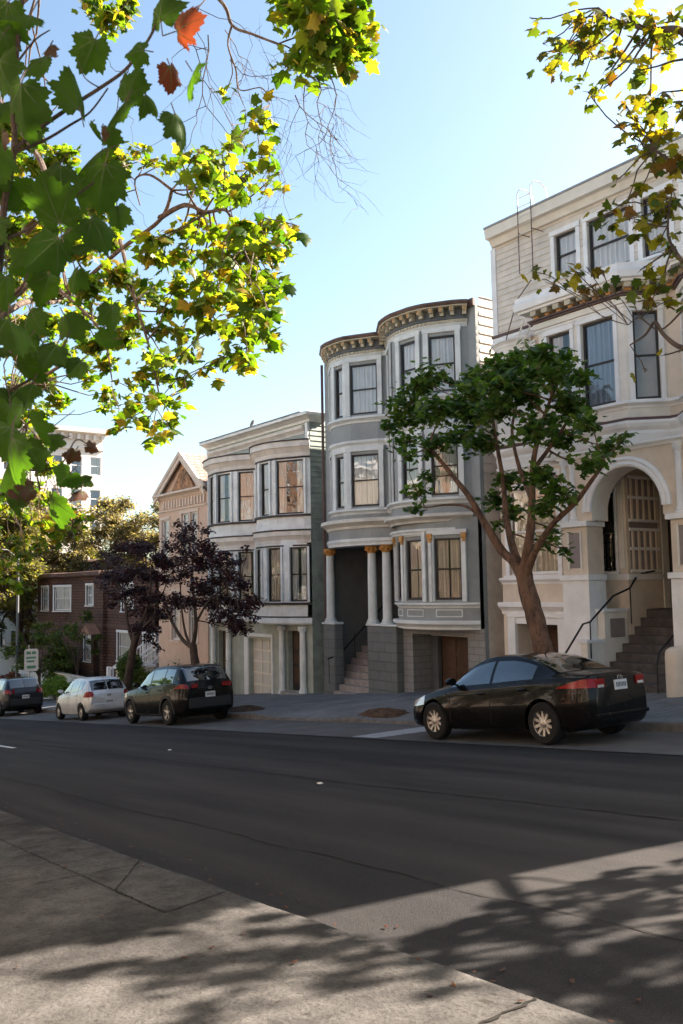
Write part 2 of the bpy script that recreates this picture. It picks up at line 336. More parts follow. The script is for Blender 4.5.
def arc(x0, x1, Yw, d, angs):
    c = (x1 - x0) / 2; R = (c * c + d * d) / (2 * d); cx = (x0 + x1) / 2; cy = Yw - d + R
    return [(cx + R * math.sin(math.radians(a)), cy - R * math.cos(math.radians(a))) for a in angs], math.degrees(math.asin(c / R))
def arcfull(x0, x1, Yw, d, wins, step=6):
    """plan curve of a bow; each window [a0,a1] in degrees becomes one flat facet"""
    c = (x1 - x0) / 2; R = (c * c + d * d) / (2 * d); am = math.degrees(math.asin(c / R))
    if d > c: am = 180 - am
    an = [-am]; ws = sorted(wins)
    stops = []
    cur = -am
    for a, b in ws + [(am, am)]:
        k = max(1, int(round((a - cur) / step)))
        for i in range(1, k + 1): an.append(cur + (a - cur) * i / k)
        if b > a: an.append(b)
        cur = b
    P, _ = arc(x0, x1, Yw, d, an)
    idx = {}
    for a, b in ws:
        for i in range(len(an) - 1):
            if abs(an[i] - a) < 1e-6 and abs(an[i + 1] - b) < 1e-6: idx[(a, b)] = i
    return P, idx
def seglen(path):
    S = [0.0]
    for i in range(len(path) - 1): S.append(S[-1] + math.dist(path[i], path[i + 1]))
    return S
def ptat(path, S, s):
    for i in range(len(path) - 1):
        if s <= S[i + 1] + 1e-9:
            L = S[i + 1] - S[i]; t = (s - S[i]) / L if L > 0 else 0
            a, b = path[i], path[i + 1]
            return (a[0] + (b[0] - a[0]) * t, a[1] + (b[1] - a[1]) * t)
    return path[-1]
def unit(a, b):
    L = math.dist(a, b) or 1e-9; u = ((b[0] - a[0]) / L, (b[1] - a[1]) / L)
    return u, (u[1], -u[0])
def wall(mb, path, z0, z1, m, ops=(), clap=0.0, rev=0.16, revm=None):
    """vertical wall along a plan path (outside is on the right hand side); ops = (s0,s1,za,zb) holes with reveals"""
    S = seglen(path); T = S[-1]
    ss = sorted(set([round(x, 5) for x in S] + [round(x, 5) for o in ops for x in o[:2]]))
    ss = [x for x in ss if -1e-6 <= x <= T + 1e-6]
    zs = sorted(set([round(z0, 5), round(z1, 5)] + [round(z, 5) for o in ops for z in o[2:4] if z0 < z < z1]))
    for i in range(len(ss) - 1):
        a, b = ss[i], ss[i + 1]
        if b - a < 1e-4: continue
        pa, pb = ptat(path, S, a), ptat(path, S, b - 1e-7); u, n = unit(pa, pb)
        for j in range(len(zs) - 1):
            c, d = zs[j], zs[j + 1]; mid = ((a + b) / 2, (c + d) / 2)
            if any(o[0] - 1e-6 < mid[0] < o[1] + 1e-6 and o[2] < mid[1] < o[3] for o in ops): continue
            if not clap:
                mb.poly([(pa[0], pa[1], c), (pb[0], pb[1], c), (pb[0], pb[1], d), (pa[0], pa[1], d)], m)
            else:
                k0 = math.floor(c / clap)
                while k0 * clap < d - 1e-4:
                    lo, hi = max(c, k0 * clap), min(d, (k0 + 1) * clap)
                    fo = 0.022 * (1 - (lo - k0 * clap) / clap); ft = 0.022 * (1 - (hi - k0 * clap) / clap)
                    q = lambda p, o, z: (p[0] + n[0] * o, p[1] + n[1] * o, z)
                    mb.poly([q(pa, fo, lo), q(pb, fo, lo), q(pb, ft, hi), q(pa, ft, hi)], m)
                    mb.poly([q(pa, 0, lo), q(pb, 0, lo), q(pb, fo, lo), q(pa, fo, lo)], m)
                    k0 += 1
    for o in ops:
        pa, pb = ptat(path, S, o[0]), ptat(path, S, o[1] - 1e-7); u, n = unit(pa, pb); r = rev if len(o) < 5 else o[4]
        A = [(pa[0], pa[1], o[2]), (pb[0], pb[1], o[2]), (pb[0], pb[1], o[3]), (pa[0], pa[1], o[3])]
        B = [(p[0] - n[0] * r, p[1] - n[1] * r, p[2]) for p in A]
        for k in range(4): mb.poly([A[k], A[(k + 1) % 4], B[(k + 1) % 4], B[k]], revm or m)
def sweep(mb, path, prof, m, closed=False):
    """profile [(out,z)] run along a plan path with mitred corners"""
    n = len(path); vs = []; K = len(prof)
    for i in range(n):
        if i == 0: _, nn = unit(path[0], path[1]); k = 1
        elif i == n - 1: _, nn = unit(path[-2], path[-1]); k = 1
        else:
            _, n1 = unit(path[i - 1], path[i]); _, n2 = unit(path[i], path[i + 1])
            s = (n1[0] + n2[0], n1[1] + n2[1]); L = math.hypot(*s) or 1; nn = (s[0] / L, s[1] / L)
            k = 1 / max(0.35, nn[0] * n1[0] + nn[1] * n1[1])
        for o, z in prof: vs.append((path[i][0] + nn[0] * o * k, path[i][1] + nn[1] * o * k, z))
    fs = [(i * K + j, (i + 1) * K + j, (i + 1) * K + (j + 1) % K, i * K + (j + 1) % K) for i in range(n - 1) for j in range(K)]
    fs += [tuple(range(K)), tuple((n - 1) * K + j for j in range(K))[::-1]]
    mb.mesh(vs, fs, m)
def cornice_prof(z0, z1, p, lip=0.05):
    h = z1 - z0
    return [(0.0, z0), (p * 0.18, z0), (p * 0.25, z0 + h * 0.25), (p * 0.55, z0 + h * 0.45), (p * 0.8, z0 + h * 0.6), (p, z0 + h * 0.62), (p, z1 - h * 0.06), (p * 0.96, z1), (0.0, z1)]
def band_prof(z0, z1, p): return [(0, z0), (p, z0 + 0.004), (p, z1 - 0.004), (0, z1)]
def slab(mb, path, z, m):
    mb.poly([(p[0], p[1], z) for p in path], m)
def curtain_mesh(mb, pa, pb, back, n, z0, z1, m, folds=9, amp=0.025, cover=1.0, side=0):
    K = int(folds * 6); vs = []
    for i in range(K + 1):
        t = i / K * cover if side == 0 else 1 - cover + i / K * cover
        o = back + amp * math.sin(i / K * folds * 2 * PI) + amp * 0.5 * math.sin(i * 1.7)
        for z in (z0, z1): vs.append((pa[0] + (pb[0] - pa[0]) * t - n[0] * o, pa[1] + (pb[1] - pa[1]) * t - n[1] * o, z))
    mb.mesh(vs, [(2 * i, 2 * i + 2, 2 * i + 3, 2 * i + 1) for i in range(K)], m)
def window(root, pa, pb, z0, z1, sash="sash_dark", case=None, cw=0.12, curtain="curtain_white", glass="glass_old", rail=0.5, inset=0.10, cover=1.0, label=None, fw=0.055, sill=True, top=0.0, mull=0):
    """sash window in a hole from plan point pa to pb; its frame is the part, pane and curtain its sub-parts"""
    u, n = unit(pa, pb); W = math.dist(pa, pb); mb = MB(); o = (pa[0], pa[1])
    B = lambda a, b, c, d, e, f, m: mb.obox(o, u, n, a, b, c, d, e, f, m)
    i0, i1 = -inset - 0.03, -inset + 0.03
    B(0, fw, i0, i1, z0, z1, sash); B(W - fw, W, i0, i1, z0, z1, sash)
    B(fw, W - fw, i0, i1, z0, z0 + fw * 1.2, sash); B(fw, W - fw, i0, i1, z1 - fw, z1, sash)
    zr = z0 + (z1 - z0) * rail
    if rail: B(fw, W - fw, i0 - 0.012, i1 - 0.004, zr - fw * 0.4, zr + fw * 0.4, sash)
    for k in range(mull): x = fw + (W - 2 * fw) * (k + 1) / (mull + 1); B(x - 0.012, x + 0.012, i0 + 0.005, i1 - 0.005, z0 + fw * 1.2, z1 - fw, sash)
    if case:
        B(-cw, -0.003, -0.01, 0.035, z0 - 0.02, z1 + 0.003, case); B(W + 0.003, W + cw, -0.01, 0.035, z0 - 0.02, z1 + 0.003, case)
        B(-cw - 0.02, W + cw + 0.02, -0.01, 0.05, z1 + 0.006, z1 + 0.14 + top, case)
        if sill: B(-cw - 0.03, W + cw + 0.03, -0.01, 0.09, z0 - 0.09, z0 - 0.023, case)
    wo = mb.build("window", root, bev=0.006)
    if label: wo['label'] = label
    g = MB(); q = lambda a, z: (o[0] + u[0] * a - n[0] * inset, o[1] + u[1] * a - n[1] * inset, z)
    g.poly([q(fw, z0 + fw), q(W - fw, z0 + fw), q(W - fw, z1 - fw), q(fw, z1 - fw)], glass)
    go = g.build("pane", wo)
    if curtain:
        c = MB(); ca, cb = (pa[0] + u[0] * .02, pa[1] + u[1] * .02), (pb[0] - u[0] * .02, pb[1] - u[1] * .02)
        for sd_ in ((0,) if cover > 0 else (0, 1)): curtain_mesh(c, ca, cb, inset + 0.065, n, z0, z1 - .02, curtain, folds=max(4, int(W * 11 * abs(cover))), cover=abs(cover), side=sd_)
        c.build("curtain", wo, smooth=True)
    return wo
def column(mb, x, y, z0, z1, r, m, cap="gold", capm=True):
    h = z1 - z0
    mb.lathe((x, y, z0), [(r * 1.45, 0), (r * 1.45, 0.05), (r * 1.2, 0.07), (r * 1.25, 0.12), (r * 1.02, 0.15), (r, 0.2), (r * 0.96, h * 0.6), (r * 0.88, h - 0.24)], m, 20)
    if capm:
        mb.lathe((x, y, z0 + h - 0.245), [(r * 0.9, 0), (r * 1.05, 0.02), (r * 0.95, 0.05), (r * 1.15, 0.10), (r * 1.05, 0.12), (r * 1.5, 0.2), (r * 1.55, 0.245)], cap, 16)
        for k in range(8):
            th = k * PI / 4 + .2; mb.lathe((x + math.cos(th) * r * 1.2, y + math.sin(th) * r * 1.2, z0 + h - 0.13), [(0.01, -.05), (r * .28, -.02), (r * .34, .03), (0.02, .07)], cap, 6)
# ------------------------------------------------------------------ ground
def grid_sheet(name, xs, ys, zf, m):
    mb = MB(); nx, ny = len(xs), len(ys)
    vs = [(x, y, zf(x, y)) for y in ys for x in xs]
    fs = [(j * nx + i, j * nx + i + 1, (j + 1) * nx + i + 1, (j + 1) * nx + i) for j in range(ny - 1) for i in range(nx - 1)]
    mb.mesh(vs, fs, m); return mb
def lin(a, b, n): return [a + (b - a) * i / (n - 1) for i in range(n)]
KN, KF = 3.02, 13.1            # near and far kerb
XS = lin(-160, 40, 101)
gx = [-3000, -1500, -700, -300] + lin(-160, 60, 56) + [200, 600, 2500]
gy = [-2500, -600, -120, -14, -12, 2.5, 3.0, 13.4, 17.9, 40, 120, 600, 2500]
structure(grid_sheet("terrain", gx, gy, lambda x, y: zg(max(min(x, 60), -2000)) - 0.25 + (0.35 if (y > 15 or y < 2) else 0), "terrain").build("terrain", smooth=True))
structure(grid_sheet("road", XS, lin(KN - 0.02, 10.92, 9), lambda x, y: zg(x) + 0.05 * (1 - abs((y - 7) / 4.2) ** 2) - 0.03, "asphalt").build("road", smooth=True))
structure(grid_sheet("parking_strip", XS, lin(10.90, KF + 0.05, 4), lambda x, y: zg(x) - 0.012 + 0.012 * (y - 10.9), "old_paving").build("parking_strip", smooth=True))
# near pavement in slabs, with a kerb
def zn(x, y): return zg(x) + 0.125 + (KN - y) * 0.015
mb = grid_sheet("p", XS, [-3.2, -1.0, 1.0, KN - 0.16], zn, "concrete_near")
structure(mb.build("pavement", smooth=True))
mb = MB(); xx = lin(-160, 40, 401); rr = random.Random(3); last = None; vs = []
for x in xx:
    j = rr.uniform(-0.012, 0.012)
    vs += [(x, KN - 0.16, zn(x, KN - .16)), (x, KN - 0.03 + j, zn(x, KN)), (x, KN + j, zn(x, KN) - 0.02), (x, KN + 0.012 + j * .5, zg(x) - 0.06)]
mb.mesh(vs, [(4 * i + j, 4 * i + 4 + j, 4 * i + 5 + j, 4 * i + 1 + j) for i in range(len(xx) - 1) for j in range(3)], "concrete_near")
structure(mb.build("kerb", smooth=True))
# joints and cracks of the near pavement: thin sunken-looking lines of dirt lying on it
mb = MB()
def crack(pts, w, wob, seed):
    r = random.Random(seed); P = []
    for i in range(len(pts) - 1):
        a, b = Vector(pts[i]), Vector(pts[i + 1]); k = max(2, int((b - a).length / 0.035))
        for j in range(k): P.append(a.lerp(b, j / k) + Vector((r.uniform(-wob, wob), r.uniform(-wob, wob))))
    P.append(Vector(pts[-1])); vs = []
    for i, p in enumerate(P):
        t = (P[min(i + 1, len(P) - 1)] - P[max(i - 1, 0)]).normalized(); n = Vector((-t.y, t.x)); ww = w * r.uniform(0.35, 1.3)
        for s in (-1, 1): q = p + n * ww * s; vs.append((q.x, q.y, zn(q.x, q.y) + 0.005))
    mb.mesh(vs, [(2 * i, 2 * i + 1, 2 * i + 3, 2 * i + 2) for i in range(len(P) - 1)], "crack_dark")
def gp(x, y):
    d = FW + RT * ((x - 341.5) / FPX) + UP * ((512 - y) / FPX); t = (0.14 - CAM.z) / (d.z - SL * d.x); return ((CAM + d * t).x, (CAM + d * t).y)
j1 = gp(115, 890); j2 = gp(165, 912); j3 = gp(233, 888); j4 = gp(130, 858); j5 = gp(525, 998); j6 = gp(466, 1024)
crack([j1, j2], 0.008, 0.008, 1); crack([j2, (j3[0], KN - 0.05)], 0.006, 0.006, 2); crack([j1, (j4[0] + .05, KN - 0.02)], 0.005, 0.006, 3)
crack([(j5[0] + .02, KN - .02), (j6[0] + .03, j6[1])], 0.011, 0.010, 4)
crack([(j6[0] + .03, j6[1]), (j6[0] + .02, 0.2)], 0.009, 0.01, 8)
for k, x in enumerate((-6.9, -8.4, -9.9, -11.5, -13.1, -15)): crack([(x, -2), (x + .02, KN - .02)], 0.005, 0.004, 20 + k)
crack([(-40, j1[1]), j1], 0.004, 0.004, 5)
structure(mb.build("pavement_joint"))
# far pavement, with dropped kerbs at the garages
DROPS = [(-32.0, -29.4), (-21.9, -18.8), (-17.4, -15.4), (-48, -45)]
def drop(x):
    d = 0.0
    for a, b in DROPS:
        if a - 0.9 < x < b + 0.9: d = max(d, min(1, min((x - a + 0.9) / 0.9, (b + 0.9 - x) / 0.9)))
    return d
def zf(x, y):
    k = KF + 0.13
    return zg(x) + 0.05 + 0.12 * (1 - drop(x) * 0.85 * max(0, 1 - (y - KF) / 1.3)) + (y - k) * 0.045
mb = grid_sheet("f", lin(-160, 40, 401), [KF + 0.13, 13.6, 14.1, 14.6, 15.6, 16.8, 18.3], zf, "concrete_far")
structure(mb.build("far_pavement", smooth=True))
mb = MB(); xx = lin(-160, 40, 401); vs = []
for x in xx: vs += [(x, KF, zg(x) - 0.05), (x, KF + 0.015, zf(x, KF + .13) - 0.015), (x, KF + 0.035, zf(x, KF + .13) + 0.003), (x, KF + 0.14, zf(x, KF + .14) + 0.003)]
mb.mesh(vs, [(4 * i + j, 4 * i + 4 + j, 4 * i + 5 + j, 4 * i + 1 + j) for i in range(len(xx) - 1) for j in range(3)], "curb_stone")
structure(mb.build("far_kerb", smooth=True))
mb = MB()
for x in lin(-60, -10, 34):
    if abs(x + 30.7) > 0: mb.mesh([(x - .006, KF + .15, zf(x, KF + .15) + .004), (x + .006, KF + .15, zf(x, KF + .15) + .004), (x + .006, 18.2, zf(x, 18.2) + .004), (x - .006, 18.2, zf(x, 18.2) + .004)], [(0, 1, 2, 3)], "crack_dark")
for y in (14.7, 16.3): mb.mesh([p for x in lin(-60, -10, 60) for p in ((x, y - .006, zf(x, y) + .004), (x, y + .006, zf(x, y) + .004))], [(2 * i, 2 * i + 2, 2 * i + 3, 2 * i + 1) for i in range(59)], "crack_dark")
structure(mb.build("pavement_joint"))
# pale concrete patch across the parking strip, road markings
def sheet(pts, m, dz, zfun):
    mb = MB(); mb.poly([(x, y, zfun(x, y) + dz) for x, y in pts], m); return mb
zr = lambda x, y: zg(x) + 0.05 * (1 - abs((y - 7) / 4.2) ** 2) - 0.03
zp = lambda x, y: zg(x) - 0.012 + 0.012 * (y - 10.9)
structure(sheet([(-15.1, 10.97), (-14.3, 10.97), (-13.9, 13.02), (-14.9, 13.02)], "pale_patch", 0.006, zp).build("paving_patch"))
mb = MB()
for x0, x1, y in ((-24.6, -22.2, 6.25), (-38, -35.5, 6.25)): mb.poly([(x0, y - .06, zr(x0, y) + .006), (x1, y - .06, zr(x1, y) + .006), (x1, y + .06, zr(x1, y) + .006), (x0, y + .06, zr(x0, y) + .006)], "road_paint")
structure(mb.build("lane_marking"))
mb = MB(); rc = random.Random(8)
for x0, x1, y, w_ in ((-60, -3, 6.95, .012), (-34, -14, 9.1, .008), (-20, 2, 4.35, .007), (-50, -26, 8.2, .009), (-13.2, -12.7, 8.0, .006)):
    x = x0; yy = y; vs = []
    while x < x1:
        ww = w_ * rc.uniform(.2, 1.3); vs += [(x, yy - ww, zr(x, yy) + .005), (x, yy + ww, zr(x, yy) + .005)]; x += .16; yy += rc.gauss(0, .012) + (y - yy) * .03
    mb.mesh(vs, [(2 * i, 2 * i + 2, 2 * i + 3, 2 * i + 1) for i in range(len(vs) // 2 - 1)], "crack_dark")
structure(mb.build("road_crack"))
for (x, y) in ((-9.9, 6.67), (-16.9, 7.79)):
    mb = MB(); z = zr(x, y); mb.mesh([(x - .045, y - .03, z), (x + .045, y - .03, z), (x + .045, y + .03, z), (x - .045, y + .03, z), (x - .02, y - .02, z + .014), (x + .02, y - .02, z + .014), (x + .02, y + .02, z + .014), (x - .02, y + .02, z + .014)], [(0, 1, 5, 4), (1, 2, 6, 5), (2, 3, 7, 6), (3, 0, 4, 7), (4, 5, 6, 7)], "road_paint")
    o = mb.build("road_stud", loc=(x, y, z)); tag(o, "small white raised stud on the dark road, " + ("the nearer one, right of the other" if x > -12 else "the farther one, towards the dark SUV"), "road stud", "raised studs on the road")
def mound(x, y, rx, ry, h, m, name, label, cat, seed, group=None):
    r = random.Random(seed); mb = MB(); vs = []; K = 22; R = 5
    for i in range(R + 1):
        for k in range(K):
            th = 2 * PI * k / K; q = i / R; jit = 1 + r.uniform(-.12, .12) * (i > 0)
            px, py = x + math.cos(th) * rx * q * jit, y + math.sin(th) * ry * q * jit
            vs.append((px, py, zf(px, py) + h * (1 - q * q) + (r.uniform(-.015, .015) if i < R else -.01)))
    mb.mesh(vs, [(i * K + k, (i + 1) * K + k, (i + 1) * K + (k + 1) % K, i * K + (k + 1) % K) for i in range(R) for k in range(K)], m)
    o = mb.build(name, loc=(x, y, zf(x, y))); tag(o, label, cat, group, 'structure'); return o
mound(-17.6, 13.75, 0.85, 0.45, 0.14, "soil", "soil_pit", None, None, 1)
mound(-24.6, 13.85, 0.95, 0.5, 0.14, "soil", "soil_pit", None, None, 2)
mound(-11.55, 14.25, 0.9, 0.5, 0.08, "soil", "soil_pit", None, None, 3)

# ------------------------------------------------------------------ rowhouse two: sage and white, two bows
def house_sage():
    h = thing("rowhouse", (-31.0, 18, -2.6), "two storey sage and white rowhouse with paired curved bays above a cream garage door", "house", "houses across the street")
    x0, x1 = -35.05, -27.05
    lw = [(-0.0, 0)]
    bl = [(-41.6, -27.3), (-19.6, -4), (1, 19.6), (27.3, 41.6)]; br = [(-43, -17), (-6, 8.5), (17, 43)]
    fl = [(-41.0, -27), (-19, -4), (2, 19), (27, 41)]; fr = [(-45, -30), (-21, -5), (5, 21), (30, 45)]
    def level(pl, pr):
        A, ia = arcfull(-34.8, -31.0, 18, .75, pl); B, ib = arcfull(-30.8, -27.05, 18, .85, pr)
        return [(x0, 18)] + A + B, [(1 + ia[k], k) for k in pl], [(1 + len(A) + ib[k], k) for k in pr]
    m = MB(); sd = MB()
    # ground floor
    G = [(x0, 18), (x1, 18)]; s = lambda x: x - x0
    wall(m, G, -3.6, 0.45, "sage_wall", [(s(-31.65), s(-29.85), -2.6, -0.28, .25), (s(-28.72), s(-27.62), -2.1, 0.1, .22), (s(-34.2), s(-33.25), -2.9, -0.05, .22)])
    wins = []
    for lv, (pl, pr, z0, z1, w0, w1) in enumerate(((fl, fr, .45, 3.42, 1.18, 3.15), (bl, br, 3.42, 7.0, 4.37, 6.36))):
        P, ia, ib = level(pl, pr); S = seglen(P); ops = [(S[i], S[i + 1], w0, w1, .13) for i, _ in ia + ib]
        wall(m, P, z0, z1, "pale_trim", ops)
        slab(m, P, z0, "pale_trim"); slab(m, P, z1, "roof_felt")
        for i, _ in ia + ib: wins.append((P[i], P[i + 1], w0, w1, lv, i))
        if lv == 0: P0 = P
        else: P1 = P
    wall(m, G, 7.0, 8.0, "sage_wall")
    # sides and roof, the right one in clapboard
    wall(sd, [(x1, 18), (x1, 31)], -3.6, 7.75, "sage_siding", clap=0.19)
    wall(m, [(x1, 31), (x0, 31), (x0, 18)], -3.6, 7.75, "sage_wall")
    m.poly([(x0, 18, 7.7), (x1, 18, 7.7), (x1, 31, 7.7), (x0, 31, 7.7)], "roof_felt")
    m.box(x0, x1, 18.0, 18.25, 7.98, 8.06, "pale_trim")
    wl = m.build("wall", h); sd.build("side_wall", h)
    # mouldings
    m = MB()
    sweep(m, P1[1:], cornice_prof(6.47, 7.02, .24), "peach_trim"); sweep(m, P1[1:], band_prof(7.02, 7.07, .28), "dark_line"); sweep(m, P1[1:], band_prof(6.40, 6.466, .05), "dark_line")
    sweep(m, P1[1:], band_prof(4.27, 4.35, .09), "dark_line"); sweep(m, P1[1:], cornice_prof(3.30, 3.74, .14), "peach_trim"); sweep(m, P1[1:], band_prof(3.742, 3.80, .17), "dark_line")
    sweep(m, P1[1:], band_prof(3.18, 3.24, .05), "dark_line")
    sweep(m, P0[1:], band_prof(1.06, 1.15, .08), "dark_line"); sweep(m, P0[1:], band_prof(.60, .65, .03), "dark_line"); sweep(m, P0[1:], [(0, .36), (.03, .36), (.07, .42), (.05, .58), (0, .6)], "pale_trim")
    # pilasters on the bays
    for P, fe, za, zb in ((P1, bl + br, 4.36, 6.39), (P0, fl + fr, 1.16, 3.17)):
        for a, b, z0, z1, lv, i in wins:
            if (z0 > 4) != (za > 4): continue
            u, n = unit(a, b)
            m.obox(a, u, n, -0.10, -0.012, 0.012, 0.05, za, zb, "pale_trim"); W = math.dist(a, b); m.obox(a, u, n, W + .012, W + .10, 0.012, 0.05, za, zb, "pale_trim")
    m.build("bay_moulding", h)
    m = MB()
    sweep(m, [(x0 - .05, 18), (x1 + .02, 18), (x1 + .02, 18.6)], cornice_prof(7.72, 8.02, .42), "pale_trim"); sweep(m, [(x0 - .05, 18), (x1 + .02, 18)], band_prof(8.022, 8.06, .45), "roof_cap_grey")
    sweep(m, [(x0 + .15, 18), (x1 - .30, 18)], cornice_prof(7.33, 7.62, .16), "peach_trim")
    m.obox((x0, 18), (1, 0), (0, -1), .0, .16, .002, .1, 7.05, 7.70, "pale_trim"); m.obox((x0, 18), (1, 0), (0, -1), 7.84, 8.0, .002, .1, 7.05, 7.70, "pale_trim")
    m.build("cornice", h)
    for k, (a, b, z0, z1, lv, i) in enumerate(wins):
        window(h, a, b, z0, z1, "sash_dark", None, curtain="curtain_warm" if (k % 3 != 1) else "curtain_white", cover=(-.36, 1.0, -.42, .75, -.3)[k % 5], inset=.08, rail=.5, fw=.05)
    # garage door
    d = MB(); y = 18.24; gx0, gx1, gz0, gz1 = -31.65, -29.85, -2.55, -0.28
    d.box(gx0, gx1, y, y + .04, gz0, gz1, "garage_panel")
    for k in range(6):
        z = gz0 + (gz1 - gz0) * k / 5; d.box(gx0, gx1, y - .045, y - .002, z - .045, z + .045, "garage_cream")
    for k in range(4):
        x = gx0 + .05 + (gx1 - gx0 - .1) * k / 3; d.box(x - .04, x + .04, y - .03, y - .004, gz0, gz1, "garage_cream")
    d.build("garage_door", h, bev=.006)
    d = MB()
    for a, b in ((gx0 - .30, gx0 - .005), (gx1 + .005, gx1 + .10)): d.box(a, b, 17.94, 18.05, -3.2, -.2, "white_trim")
    d.box(gx0 - .34, gx1 + .14, 17.92, 18.06, -.197, -.08, "white_trim"); d.build("garage_frame", h, bev=.01)
    for x in (-28.92, -27.50, -34.42, -33.1):
        c = MB(); column(c, x, 17.86, zf(x, 17.9) + 0.02, 0.28, .115, "pale_trim", "pale_trim"); c.build("column", h, smooth=True)
    for xa, xb, zb_ in ((-28.72, -27.62, -2.1), (-34.2, -33.25, -2.9)):
        d = MB(); y = 18.20; d.box(xa, xb, y, y + .05, zb_, .1, "door_dark")
        for k in range(2):
            xm = xa + (xb - xa) * (.27 + .46 * k)
            for z0, z1 in ((.12, .38), (.45, .62), (.68, .92)):
                H = .1 - zb_; d.box(xm - .17, xm + .17, y - .025, y - .002, zb_ + H * z0, zb_ + H * z1, "garage_brown")
        dr = d.build("door", h, bev=.01)
        k = MB(); k.lathe((xa + .14, y - .05, zb_ + 1.0), [(.001, -.03), (.03, -.015), (.03, .015), (.001, .03)], "chrome", 10); k.build("handle", dr, smooth=True)
        st = MB(); st.box(xa - .1, xb + .1, 17.7, 18.6, zb_ - .5, zb_ - .02, "stair_stone"); st.build("step", h, bev=.02)
house_sage()
b = MB(); x, y, z = at(252, 428, 17.7); z = 8.06
b.tube([(x - .16, y, z + .05), (x - .05, y, z + .11), (x + .05, y, z + .17), (x + .10, y, z + .24), (x + .16, y, z + .25)], [.015, .055, .07, .04, .012], "pole_grey", 8)
b.tube([(x + .02, y, z + .12), (x + .02, y, z - .01)], .008, "band_brown", 5); b.tube([(x - .02, y + .03, z + .1), (x - .02, y + .03, z - .01)], .008, "band_brown", 5)
tag(b.build("pigeon", loc=(x, y, z), smooth=True), "small grey bird perched on the roof cornice of the sage and white house", "bird")

